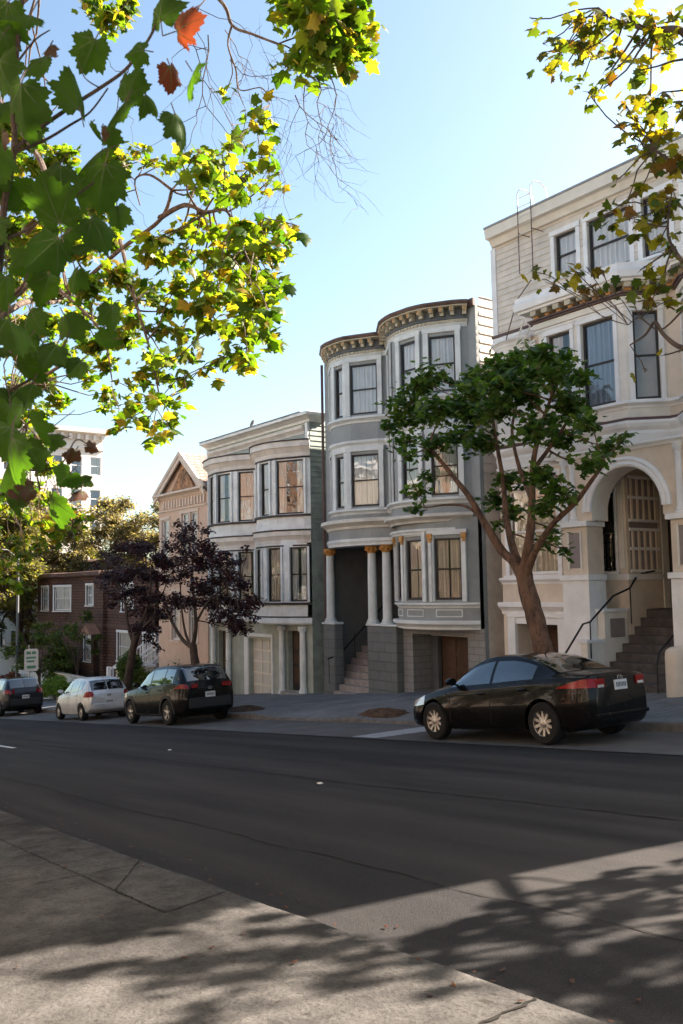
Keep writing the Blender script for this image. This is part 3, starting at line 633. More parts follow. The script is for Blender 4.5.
# ------------------------------------------------------------------ rowhouse three: grey with two round turrets
def house_grey():
    h = thing("rowhouse", (-22.2, 18, -1.9), "three storey grey rowhouse with two rounded turret bays under gold bracketed cornices", "house", "houses across the street")
    x0, x1 = -26.05, -18.35
    m = MB()
    G = [(x0, 18), (x1, 18)]; s = lambda x: x - x0
    # ground floor right of porch
    wall(m, [(-22.15, 18), (x1, 18)], -3.2, .42, "block_grey", [(-21.5 + 22.15, -19.05 + 22.15, -3.0, .2, .9)])
    # porch recess
    wall(m, [(-25.95, 18), (-25.95, 21.4)], -3.2, 3.0, "porch_grey"); wall(m, [(-22.25, 21.4), (-22.25, 18.0)], -3.2, 3.0, "porch_grey")
    wall(m, [(-25.95, 21.4), (-22.25, 21.4)], -3.2, 3.0, "porch_grey"); m.poly([(-26.0, 17.9, 3.0), (-22.2, 17.9, 3.0), (-22.2, 21.4, 3.0), (-26.0, 21.4, 3.0)], "porch_grey")
    m.box(-23.9, -22.26, 19.9, 21.4, -3, .1, "porch_grey"); m.poly([(-26, 19.85, .1), (-23.9, 19.85, .1), (-23.9, 21.4, .1), (-26, 21.4, .1)], "porch_grey")
    pl = [(-45.5, -18), (-8, 6.5), (16, 45.5)]; pr = [(-43.7, -24), (-5.3, 12.4), (23.6, 43.7)]
    p1 = [(-36.2, -20), (-12, 6.4), (17, 36.2)]
    A, ia = arcfull(-25.6, -22.6, 18, .75, pl); B, ib = arcfull(-22.3, -18.7, 18, .9, pr); C, ic = arcfull(-22.1, -18.5, 18, .8, p1)
    P = [(x0, 18)] + A + B + [(x1, 18)]; S = seglen(P); wins = []
    ops = []
    for z0, z1 in ((4.27, 5.98), (7.3, 8.96)):
        for k in pl: i = 1 + ia[k]; ops.append((S[i], S[i + 1], z0, z1, .13)); wins.append((P[i], P[i + 1], z0, z1, "curtain_white"))
        for k in pr: i = 1 + len(A) + ib[k]; ops.append((S[i], S[i + 1], z0, z1, .13)); wins.append((P[i], P[i + 1], z0, z1, "curtain_green" if z0 < 6 else "curtain_white"))
    wall(m, P, 3.6, 9.85, "grey_wall", ops); slab(m, P, 3.6, "grey_wall"); slab(m, P, 9.84, "roof_felt")
    Q = C + [(x1, 18)]; SQ = seglen(Q); op1 = []
    for k in p1: i = ic[k]; op1.append((SQ[i], SQ[i + 1], 1.25, 3.02, .13)); wins.append((Q[i], Q[i + 1], 1.25, 3.02, "curtain_warm"))
    wall(m, Q, .42, 3.6, "grey_wall", op1); slab(m, Q, .42, "grey_trim"); slab(m, Q, 3.59, "grey_trim")
    wall(m, [(x1, 18), (x1, 18.15)], -3.2, 9.75, "grey_wall"); wall(m, [(x1, 31), (x0, 31), (x0, 18)], -3.2, 9.7, "grey_wall")
    m.poly([(x0, 18, 9.6), (x1, 18, 9.6), (x1, 31, 9.6), (x0, 31, 9.6)], "roof_felt")
    m.build("wall", h)
    sd = MB(); wall(sd, [(x1 - .01, 18.15), (x1 - .01, 31)], -3.2, 10.0, "cream_siding", clap=.27); sd.build("side_wall", h)
    # mouldings
    m = MB(); T = P[1:-1]
    for a, b, z0, z1, c in wins:
        u, n = unit(a, b); W = math.dist(a, b)
        for c0, c1 in ((-.17, -.012), (W + .012, W + .17)): m.obox(a, u, n, c0, c1, -.005, .045, z0 - .05, z1 + .1, "grey_trim")
        m.obox(a, u, n, -.19, W + .19, -.005, .06, z1 + .1, z1 + .24, "grey_trim")
    sweep(m, T, cornice_prof(4.02, 4.20, .15), "grey_trim"); sweep(m, T, cornice_prof(7.02, 7.22, .15), "grey_trim"); sweep(m, T, cornice_prof(5.98 + .25, 6.44, .10), "grey_trim")
    sweep(m, T, cornice_prof(9.18, 9.32, .06), "grey_trim")
    sweep(m, B, cornice_prof(3.50, 3.74, .24), "hood_cream"); sweep(m, B, cornice_prof(3.05 + .12, 3.32, .07), "grey_trim")
    sweep(m, C, cornice_prof(1.02, 1.17, .13), "grey_trim"); sweep(m, C, cornice_prof(.40, .66, .18), "grey_trim")
    for k in range(3):
        i, j = ic[p1[k]], ic[p1[k]] + 1; u, n = unit(C[i], C[j]); W = math.dist(C[i], C[j])
        for a, b, c, d in ((.0, W, .76, .79), (.0, W, .95, .98), (0, .03, .792, .948), (W - .03, W, .792, .948)): m.obox(C[i], u, n, a, b, -.01, .02, c, d, "grey_trim")
    m.build("bay_moulding", h)
    # main cornice: brackets with gold fronts on a dark frieze
    m = MB()
    for R in (A, B):
        sweep(m, R, band_prof(9.30, 9.40, .07), "cream_gold"); sweep(m, R, band_prof(9.405, 9.46, .10), "grey_dark"); sweep(m, R, band_prof(9.465, 9.72, .035), "grey_dark")
        sweep(m, R, [(0, 9.72), (.30, 9.725), (.32, 9.76), (0, 9.77)], "cream_gold"); sweep(m, R, [(0, 9.772), (.33, 9.773), (.37, 9.83), (.36, 9.88), (.2, 9.91), (0, 9.92)], "cornice_brown")
    sweep(m, [(-18.7, 18), (x1, 18)], [(0, 9.7), (.08, 9.72), (.08, 9.93), (0, 9.93)], "cornice_brown")
    # small leaf ornament row
    for R in (A, B):
        S2 = seglen(R); k = 0
        while k * .135 + .1 < S2[-1]:
            p = ptat(R, S2, k * .135 + .1); u, n = unit(p, ptat(R, S2, min(S2[-1], k * .135 + .12)))
            m.obox(p, u, n, -.035, .035, .065, .10, 9.31, 9.385, "cream_gold"); k += 1
    m.build("cornice", h)
    for R in (A, B):
        S2 = seglen(R); K = int(S2[-1] / .30)
        for k in range(K + 1):
            p = ptat(R, S2, .06 + (S2[-1] - .14) * k / K); q = ptat(R, S2, min(S2[-1], .06 + (S2[-1] - .14) * k / K + .02)); u, n = unit(p, q)
            b = MB(); b.obox(p, u, n, -.06, .06, .037, .27, 9.60, 9.718, "cream_gold"); b.obox(p, u, n, -.055, .055, .037, .17, 9.50, 9.598, "cream_gold"); b.obox(p, u, n, -.035, .035, .272, .29, 9.62, 9.70, "gold")
            b.build("bracket", h)
    for a, b, z0, z1, c in wins: window(h, a, b, z0, z1, "sash_dark", None, curtain=c, glass="glass_old" if z0 < 2 else "glass_flat", inset=.07, cover=-.47 if z0 < 2 else (-.495 if 4 < z0 < 5 else 1.0))
    # porch: curved entablature on gold capped columns, stone pedestals
    E_, _ = arcfull(-25.9, -22.1, 18, .75, [])
    m = MB(); wall(m, E_, 3.0, 3.6, "grey_wall"); slab(m, E_, 3.0, "grey_trim"); slab(m, E_, 3.84, "grey_wall")
    sweep(m, E_, cornice_prof(3.0, 3.22, .06), "grey_trim"); sweep(m, E_, cornice_prof(3.55, 3.86, .26), "hood_cream"); m.build("porch_hood", h)
    for x, y in ((-25.78, 17.93), (-23.3, 17.86), (-22.62, 17.93)):
        c = MB(); column(c, x, y, .48, 3.0, .15, "grey_trim"); c.build("column", h, smooth=True)
    for xa, xb in ((-25.98, -25.3), (-23.45, -21.95)):
        m = MB(); yb = 18.12 if xa < -25 else 18.9; m.box(xa, xb, 17.72, yb, -3.0, .40, "stone_grey"); m.box(xa - .04, xb + .04, 17.68, yb, .402, .48, "grey_trim"); m.build("pedestal", h, bev=.05)
    m = MB(); n = 10
    for k in range(n): m.box(-25.298 if k < 2 else -25.93, -23.452, 17.65 + k * .24, 20, -3, -1.72 + k * .2 - .18 * .0 - .10, "stair_stone")
    m.build("stairs", h, bev=.012)
    m = MB(); m.tube([(-25.4, 17.5, -.75), (-25.4, 18.0, -.62), (-25.4, 19.9, .95)], .025, "iron_black", 8)
    for k in range(5): y = 17.55 + k * .55; z = -.75 + (y - 17.5) * .71; m.tube([(-25.4, y, z), (-25.4, y, z - .85)], .012, "iron_black", 6)
    m.build("handrail", h)
    for k in range(4):
        d = MB(); xa = -25.8 + k * .86; d.box(xa, xa + .8, 21.33, 21.38, .12, 2.75, "porch_grey"); d.box(xa + .12, xa + .68, 21.30, 21.327, .9, 2.6, "grey_wall"); d.box(xa + .12, xa + .68, 21.30, 21.327, .25, .75, "grey_wall"); d.build("door_panel", h, bev=.01)
    # garage
    d = MB(); y = 18.88; gx0, gx1 = -21.15, -19.05; d.box(gx0, gx1, y, y + .05, -2.6, .12, "garage_brown")
    for r in range(5):
        for c in range(3):
            xa = gx0 + .06 + c * .68; za = -2.3 + r * .48; d.box(xa, xa + .6, y - .03, y - .002, za, za + .4, "garage_brown")
    d.build("garage_door", h, bev=.02)
    m = MB(); m.box(-21.45, -19.1, 18.7, 18.86, .12, .19, "cream_wall"); m.box(-21.42, -21.17, 18.72, 18.86, -2.6, .118, "grey_dark"); m.build("garage_frame", h)
    m = MB(); m.tube([(-26.12, 17.94, 9.6), (-26.12, 17.94, -1.9)], .05, "band_brown", 8); m.build("downpipe", h)
    for k in range(3):
        a = ic[p1[k]]; u, n = unit(C[a], C[a + 1]); p = C[a]
        for dx in ((-.12,) if k < 2 else (-.12, math.dist(C[a], C[a + 1]) + .12)):
            g = MB(); g.obox(p, u, n, dx - .08, dx + .08, .05, .13, 3.0, 3.16, "gold"); g.obox(p, u, n, dx - .05, dx + .05, .05, .10, 2.9, 2.998, "gold"); g.build("capital", h, bev=.015)
            g = MB(); g.obox(p, u, n, dx - .045, dx + .045, .048, .09, 1.2, 2.898, "grey_trim"); g.build("pilaster", h)
house_grey()

# ------------------------------------------------------------------ rowhouse four: cream, arched porch
def house_cream():
    h = thing("rowhouse", (-13.7, 18, -1.0), "tall cream house with a wide arched porch over brown stairs, rightmost of the row", "house", "houses across the street")
    x0, x1 = -17.6, -9.9; s = lambda x: x - x0
    m = MB(); G = [(x0, 18), (x1, 18)]
    up = [(-15.33, -14.62, 9.62, 10.74), (-14.26, -13.02, 9.35, 10.76), (-12.65, -11.92, 9.3, 10.74), (-11.5, -10.6, 9.3, 10.74)]
    sdg = MB(); wall(sdg, G, 8.55, 11.35, "cream_siding", [(s(a), s(b), c, d, .14) for a, b, c, d in up], clap=.17)
    wall(sdg, [(x1, 18), (x1, 21.2)], -3, 11.35, "cream_siding", clap=.17)
    wall(sdg, [(x0, 21.2), (x0, 18)], -3, 11.35, "cream_siding", clap=.2); sdg.build("upper_wall", h)
    wall(m, G, 4.6, 8.55, "cream_wall", [(s(-17.1), s(-16.2), 6.3, 8.0, .14)])
    wall(m, [(x0, 18), (-14.95, 18)], -3, 4.6, "cream_wall", [(-17.3 - x0, -15.6 - x0, 1.92, 4.2, .14), (-17.1 - x0, -15.64 - x0, -2.2, .68, 1.0)])
    wall(m, [(x1, 21.2), (x0, 21.2)], -3, 11.3, "cream_wall"); m.poly([(x0, 18, 11.3), (x1, 18, 11.3), (x1, 21.2, 11.3), (x0, 21.2, 11.3)], "roof_felt")
    wall(m, [(x1, 21.21), (x1, 31), (x0, 31), (x0, 21.21)], -3, 10.3, "cream_wall"); m.poly([(x0, 21.2, 10.3), (x1, 21.2, 10.3), (x1, 31, 10.3), (x0, 31, 10.3)], "roof_felt")  # unseen rear block, stepped down to let sun onto only the neighbour's upper siding
    # projecting bay on the second floor
    P = [(-15.40, 18), (-15.40, 17.34), (-12.79, 17.34), (-12.13, 18)]; S = seglen(P)
    a0 = S[1]; big = [(a0 + .28, a0 + 1.01, 6.2, 7.9, .14), (a0 + 1.35, a0 + 2.30, 5.86, 7.93, .14), (S[2] + .18, S[2] + .75, 5.86, 7.93, .14)]
    wall(m, P, 4.85, 8.3, "cream_light", big); slab(m, P, 4.85, "cream_light"); slab(m, P, 8.29, "cream_light")
    # right of bay: second smaller bay with arch window off towards the frame edge
    P2 = [(-11.75, 18), (-11.2, 17.45), (-10.2, 17.45), (-9.9, 17.8)]; S2 = seglen(P2)
    wall(m, P2, 4.85, 8.3, "cream_light", [(S2[1] + .15, S2[1] + .85, 5.86, 7.93, .14), (.12, .62, 5.86, 7.93, .14)]); slab(m, P2, 4.85, "cream_light"); slab(m, P2, 8.29, "cream_light")
    # porch front block Y 17.4: spandrel with round arch
    cx, zsp, ri, ro = -13.02, 3.35, 0.98, 1.18
    yf = 17.4; xa, xb = -14.95, -10.9
    K = 28; ring = [(cx + ri * math.cos(PI * (1 - k / K)), zsp + ri * math.sin(PI * (1 - k / K))) for k in range(K + 1)]
    zt = 4.84
    for k in range(K):
        (ax, az), (bx, bz) = ring[k], ring[k + 1]
        m.poly([(ax, yf, az), (bx, yf, bz), (bx, yf, zt), (ax, yf, zt)], "cream_wall"); m.poly([(ax, yf, az), (ax, yf + .6, az), (bx, yf + .6, bz), (bx, yf, bz)], "cream_light")
    for a, b in ((xa, cx - ri), (cx + ri, xb)):
        m.poly([(a, yf, zsp - .2), (b, yf, zsp - .2), (b, yf, zt), (a, yf, zt)], "cream_wall")
    for xx_ in (cx - ri, cx + ri): m.poly([(xx_, yf, zsp - .2), (xx_, yf + .6, zsp - .2), (xx_, yf + .6, zsp), (xx_, yf, zsp)], "cream_light")
    m.poly([(xa, yf, 3.1), (xa, yf, zt), (xa, 18, zt), (xa, 18, 3.1)], "cream_wall"); m.poly([(xa, yf, zt), (xb, yf, zt), (xb, 18, zt), (xa, 18, zt)], "cream_wall")
    m.poly([(xb, yf, -3), (xb, yf, zt), (xb, 18.2, zt), (xb, 18.2, -3)], "cream_wall"); wall(m, [(xb, 18), (x1, 18)], -3, 4.6, "cream_wall")
    # inside of the porch
    wall(m, [(-15.5, 18.55), (-13.9, 18.55)], -1, 4.8, "cream_wall", [(.62, 1.27, 1.95, 3.9, .1)]); wall(m, [(-13.9, 18.55), (-13.9, 19.95)], -1, 4.8, "cream_wall")
    wall(m, [(-13.9, 19.95), (-10.9, 19.95)], -1, 4.8, "cream_light", [(.03, 1.5, 1.0, 4.3, .3)]); wall(m, [(-11.85, 19.95), (-11.85, 18.0)], -1, 4.8, "cream_wall"); wall(m, [(-15.5, 18.0), (-15.5, 18.55)], -1, 4.8, "cream_wall")
    m.poly([(-15.5, 17.42, 4.75), (-10.9, 17.42, 4.75), (-10.9, 20, 4.75), (-15.5, 20, 4.75)], "cream_light")
    m.poly([(-13.9, 19.2, 1.0), (-11.85, 19.2, 1.0), (-11.85, 19.95, 1.0), (-13.9, 19.95, 1.0)], "stair_brown")
    m.build("wall", h)
    # arch moulding
    m = MB(); vs = []; K = 40
    prof = [(ri, 0), (ri - .0, -.06), (ri + .05, -.09), (ri + .12, -.05), (ri + .16, -.09), (ro + .03, -.06), (ro + .03, 0)]
    for k in range(K + 1):
        th = PI * (1 - k / K)
        for r_, o in prof: vs.append((cx + r_ * math.cos(th), yf + o, zsp + r_ * math.sin(th)))
    q = len(prof); m.mesh(vs, [(i * q + j, (i + 1) * q + j, (i + 1) * q + j + 1, i * q + j + 1) for i in range(K) for j in range(q - 1)], "white_trim")
    m.build("arch", h, smooth=True)
    # piers
    for a, b in ((-14.95, -14.14), (-11.90, -10.9)):
        m = MB(); m.box(a, b, 17.36, 18.0, -2.5, 1.72, "white_trim"); m.box(a + .03, b - .03, 17.40, 18.0, 1.86, 3.02, "cream_wall")
        m.box(a - .04, b + .04, 17.30, 18.0, 1.722, 1.858, "white_trim"); m.box(a - .04, b + .04, 17.30, 18.0, 3.022, 3.15, "white_trim")
        m.box(a + .24, b - .24, 17.385, 17.398, 2.02, 2.88, "panel_mauve"); m.box(a + .19, a + .238, 17.37, 17.398, 1.98, 2.92, "cream_light"); m.box(b - .238, b - .19, 17.37, 17.398, 1.98, 2.92, "cream_light")
        m.build("pier", h, bev=.012)
        for x in ((a + .16, a + .40) if a < -13 else (a + .3, a + .62)):
            c = MB(); column(c, x, 17.42, 3.15, 4.72, .085, "white_trim", "white_trim"); c.build("column", h, smooth=True)
    # bands
    m = MB()
    F = [(x0, 18), (-14.97, 18), (-14.97, 17.36), (-14.14, 17.36)]
    sweep(m, [(x0 - .02, 18), (-14.99, 18)], cornice_prof(1.66, 1.84, .12), "white_trim"); sweep(m, [(x0 - .02, 18), (-14.99, 18)], cornice_prof(.86, 1.18, .2), "white_trim")
    sweep(m, [(x0 - .02, 18), (-14.99, 18)], band_prof(4.45, 4.62, .05), "white_trim"); sweep(m, [(x0, 18), (-15.0, 18), (-15.0, 17.38), (xb, 17.38)], cornice_prof(4.70, 4.84, .10), "white_trim")
    BP = [(x0, 18), (-15.42, 18)] + P[1:] + [(-11.78, 18)] + P2[1:]
    sweep(m, BP, [(0, 4.86), (.05, 4.86), (.10, 5.05), (.08, 5.12), (.16, 5.2), (.2, 5.28), (.2, 5.34), (0, 5.34)], "white_trim"); sweep(m, BP, band_prof(5.345, 5.42, .15), "band_brown"); sweep(m, BP, cornice_prof(5.66, 5.82, .12), "white_trim")
    sweep(m, [(x0, 18), (-15.42, 18)], cornice_prof(8.28, 8.5, .10), "white_trim"); sweep(m, [(x0, 18), (-15.42, 18)], band_prof(8.502, 8.58, .13), "band_brown")
    for pth in (P, P2):
        sweep(m, pth, cornice_prof(7.98, 8.12, .06), "white_trim"); sweep(m, pth, band_prof(8.125, 8.28, .10), "cream_light"); sweep(m, pth, band_prof(8.283, 8.33, .16), "band_brown"); sweep(m, pth, band_prof(8.333, 8.38, .20), "cornice_brown")
    m.build("moulding", h)
    # heavy balcony-like cornice of the bay, over brackets
    m = MB(); Pc = [(-15.42, 18.1), (-15.42, 17.34), (-12.79, 17.34), (-12.13, 18.0), (-11.75, 18.0), (-11.2, 17.45), (-10.2, 17.45)]
    sweep(m, Pc, [(0, 8.56), (.34, 8.565), (.36, 8.62), (.42, 8.64), (.44, 8.80), (.40, 8.86), (.40, 8.98), (0, 8.98)], "white_trim")
    m.poly([(p[0], p[1], 8.97) for p in Pc[:4]], "white_trim"); m.build("cornice", h)
    Sc = seglen(Pc)
    for k in range(22):
        sx = Sc[1] + .12 + k * .37
        if sx > Sc[-1]: break
        p = ptat(Pc, Sc, sx); q = ptat(Pc, Sc, sx + .01); u, n = unit(p, q)
        b = MB(); b.obox(p, u, n, -.09, .09, .0, .31, 8.44, 8.557, "cream_gold"); b.obox(p, u, n, -.075, .075, .0, .20, 8.385, 8.437, "gold"); b.build("bracket", h)
    # roof eave
    m = MB(); sweep(m, [(x0 + .1, 18), (x1, 18)], [(0, 11.12), (.12, 11.12), (.22, 11.28), (.36, 11.30), (.38, 11.46), (.40, 11.56), (0, 11.62)], "cream_light"); sweep(m, [(x0 + .1, 18), (x1, 18)], [(0, 11.625), (.42, 11.565), (.42, 11.62), (0, 11.70)], "roof_cap_grey"); m.build("eave", h)
    m = MB(); m.box(x0 - .02, x0 + .16, 17.955, 17.999, 8.6, 11.1, "white_trim"); m.build("corner_board", h)
    for k, (a, b, c, d) in enumerate(up): window(h, (a, 18), (b, 18), c, d, "sash_dark", "white_trim", cw=.13, curtain="curtain_white", glass="glass_flat")
    window(h, (-17.1, 18), (-16.2, 18), 6.3, 8.0, "sash_dark", "white_trim", cw=.1)
    for i, o in enumerate(big):
        a, b = ptat(P, S, o[0]), ptat(P, S, o[1] - 1e-6); window(h, a, b, o[2], o[3], "sash_dark", "white_trim", cw=.11, curtain=("curtain_warm", "blind_blue", None)[i], glass="glass_flat", cover=(.5, 1, 1)[i])
    for a_, b_ in ((S2[1] + .15, S2[1] + .85), (.12, .62)):
        window(h, ptat(P2, S2, a_), ptat(P2, S2, b_ - 1e-6), 5.86, 7.93, "sash_dark", "white_trim", cw=.09, curtain=None, glass="glass_flat")
    window(h, (-17.3, 18), (-15.6, 18), 1.92, 4.2, "white_trim", "white_trim", cw=.14, curtain="curtain_warm", mull=1)
    window(h, (-14.88, 18.55), (-14.23, 18.55), 1.95, 3.9, "sash_dark", "white_trim", cw=.08, curtain=None)
    gr = MB()
    for k in range(7): x = -14.86 + k * .1; gr.tube([(x, 18.42, 1.95), (x, 18.42, 2.75)], .012, "iron_black", 6)
    for z in (2.0, 2.3, 2.65): gr.tube([(-14.9, 18.42, z), (-14.2, 18.42, z)], .012, "iron_black", 6)
    gr.build("window_grille", h)
    # lattice panel and panels on the porch side wall
    m = MB()
    m.box(-13.897, -13.885, 18.66, 19.8, 1.92, 4.28, "panel_mauve")
    for z0, z1 in ((1.9, 3.0), (3.15, 4.3)):
        for k in range(5): y = 18.72 + k * .24; m.box(-13.884, -13.85, y, y + .07, z0, z1, "cream_wall")
        for z in (z0, (z0 + z1) / 2, z1 - .07): m.box(-13.884, -13.845, 18.64, 19.82, z, z + .07, "white_trim")
    for xa_, xb_ in ((-15.4, -14.95), (-14.1, -13.95)): m.box(xa_, xb_, 18.50, 18.548, 2.0, 4.2, "cream_light")
    m.box(-15.4, -13.9, 18.49, 18.548, 1.72, 1.86, "white_trim"); m.box(-13.9, -13.84, 18.5, 19.9, 1.72, 1.86, "white_trim"); m.build("porch_panelling", h)
    d = MB(); d.box(-13.88, -12.4, 20.2, 20.25, 1.0, 4.3, "door_dark"); d.box(-13.88, -12.4, 20.15, 20.198, 3.35, 3.45, "panel_mauve"); d.box(-13.75, -13.2, 20.17, 20.198, 2.0, 3.2, "interior_dark"); d.box(-13.08, -12.5, 20.17, 20.198, 2.0, 3.2, "interior_dark"); dr = d.build("door", h)
    k = MB(); k.lathe((-13.14, 20.12, 2.0), [(.001, -.03), (.03, -.01), (.03, .01), (.001, .03)], "chrome", 10); k.build("handle", dr)
    c = MB(); column(c, -12.05, 17.72, 1.0, 1.4, .06, "white_trim", "white_trim", False)
    # stairs
    m = MB(); n = 10
    for k in range(n): m.box(-13.9 if k > 2 else -14.1, -11.86, 16.95 + k * .25, 20, -3, -1.0 + (k + 1) * .198, "stair_brown")
    m.build("stairs", h, bev=.012)
    m = MB(); m.box(-14.12, -13.92, 17.6, 18.5, -2, .95, "cream_light"); m.box(-14.16, -13.88, 17.55, 18.5, .952, 1.03, "white_trim"); m.box(-14.12, -13.92, 16.95, 17.58, -2, .25, "cream_light")
    m.box(-14.16, -13.88, 16.9, 17.56, .252, .33, "white_trim"); m.box(-13.918, -13.9, 17.8, 18.35, .35, .8, "panel_mauve"); m.build("stair_wall", h, bev=.01)
    m = MB(); pts = [at(564, 656, 16.75), at(583, 624, 17.0), at(590, 622, 17.05), at(613, 596, 17.6), at(630, 588, 18.2), at(638, 574, 19.0), at(655, 571, 19.4)]
    m.tube(pts, .024, "iron_black", 8)
    for i, p in enumerate((pts[0], pts[2], pts[4])): m.tube([p, (p.x, p.y, p.z - .85)], .016, "iron_black", 6)
    m.build("handrail", h, smooth=True)
    m = MB(); pts = [(-12.1, 17.0, -.15), (-12.1, 17.1, .12), (-12.1, 17.7, .5), (-12.1, 18.1, .75)]
    m.tube(pts, .022, "iron_black", 8); m.tube([(-12.1, 17.0, -.15), (-12.1, 17.0, -.75)], .016, "iron_black", 6); m.tube([(-12.1, 18.1, .75), (-12.1, 18.1, .2)], .016, "iron_black", 6); m.build("handrail", h, smooth=True)
    # newel posts, rounded tops
    for x, y, w_, ht in ((-11.36, 16.62, .44, 1.05), (-14.25, 16.62, .42, .95)):
        z = zf(x, y); m = MB(); m.lathe((x, y, z - .1), [(w_ / 2, 0), (w_ / 2, ht - .16), (w_ / 2 * .97, ht - .06), (w_ / 2 * .85, ht), (w_ / 2 * .5, ht + .05), (.02, ht + .07)], "cream_wall", 24); m.build("newel_post", h, smooth=True)
    # garage
    m = MB()
    m.box(-17.38, -17.105, 17.9, 18.05, -2, .78, "white_trim"); m.box(-15.636, -15.38, 17.9, 18.05, -2, .78, "white_trim"); m.box(-17.4, -15.36, 17.88, 18.05, .782, .86, "white_trim"); m.box(-17.104, -15.638, 17.93, 18.02, .60, .778, "white_trim"); m.build("garage_frame", h, bev=.015)
    d = MB(); d.box(-17.1, -15.64, 18.95, 19.0, -2, .7, "garage_brown")
    for r in range(4):
        for c in range(2): d.box(-17.02 + c * .72, -16.4 + c * .72, 18.92, 18.948, -1.6 + r * .55, -1.15 + r * .55, "garage_brown")
    d.build("garage_door", h)
    # left bow under the band
    A, _ = arcfull(-17.6, -16.25, 18, .28, []); m = MB(); wall(m, A, 5.43, 8.2, "cream_light"); slab(m, A, 8.3, "cream_light"); slab(m, A, 5.43, "cream_light"); sweep(m, A, cornice_prof(8.12, 8.32, .12), "white_trim"); sweep(m, A, band_prof(7.62, 7.74, .06), "band_brown")
    m.build("bow_front", h)
    # roof ladder of the fire escape
    m = MB()
    for dx, top in ((0, 0), (.47, 0.05)):
        x = -16.17 + dx; pts = [(x, 17.55, 9.9), (x, 17.55, 11.9)]
        m.tube(pts, .013, "band_brown", 8)
        m.tube([(x, 17.55, 11.78), (x, 17.55, 12.1 + top), (x + .03, 17.62, 12.23 + top), (x + .06, 17.85, 12.25 + top), (x + .08, 18.05, 12.12 + top), (x + .1, 18.15, 11.70)], .017, "ladder_white", 8)
    for k in range(9): m.tube([(-16.17, 17.55, 9.95 + k * .25), (-15.70, 17.55, 9.95 + k * .25)], .010, "cream_light", 6)
    m.tube([(-16.17, 17.55, 11.0), (-16.17, 17.99, 11.0)], .012, "band_brown", 6); m.tube([(-15.70, 17.55, 11.0), (-15.70, 17.99, 11.0)], .012, "band_brown", 6)
    m.tube([at(531, 280, 17.5), at(517, 300, 17.5), at(506, 340, 17.5)], .014, "band_brown", 6); m.tube([at(527, 312, 17.6), at(515, 345, 17.6)], .02, "ladder_white", 6); m.tube([at(533, 318, 17.6), at(521, 350, 17.6)], .02, "ladder_white", 6)
    for k in range(5):
        a = at(527, 312, 17.6).lerp(at(515, 345, 17.6), k / 4); b_ = at(533, 318, 17.6).lerp(at(521, 350, 17.6), k / 4); m.tube([a, b_], .012, "ladder_white", 6)
    m.build("roof_ladder", h, smooth=True)
    v = MB(); a = at(553, 478, 17.98); v.box(a.x - .12, a.x + .12, 17.95, 17.998, a.z - .14, a.z + .14, "panel_mauve"); v.build("vent", h)
house_cream()
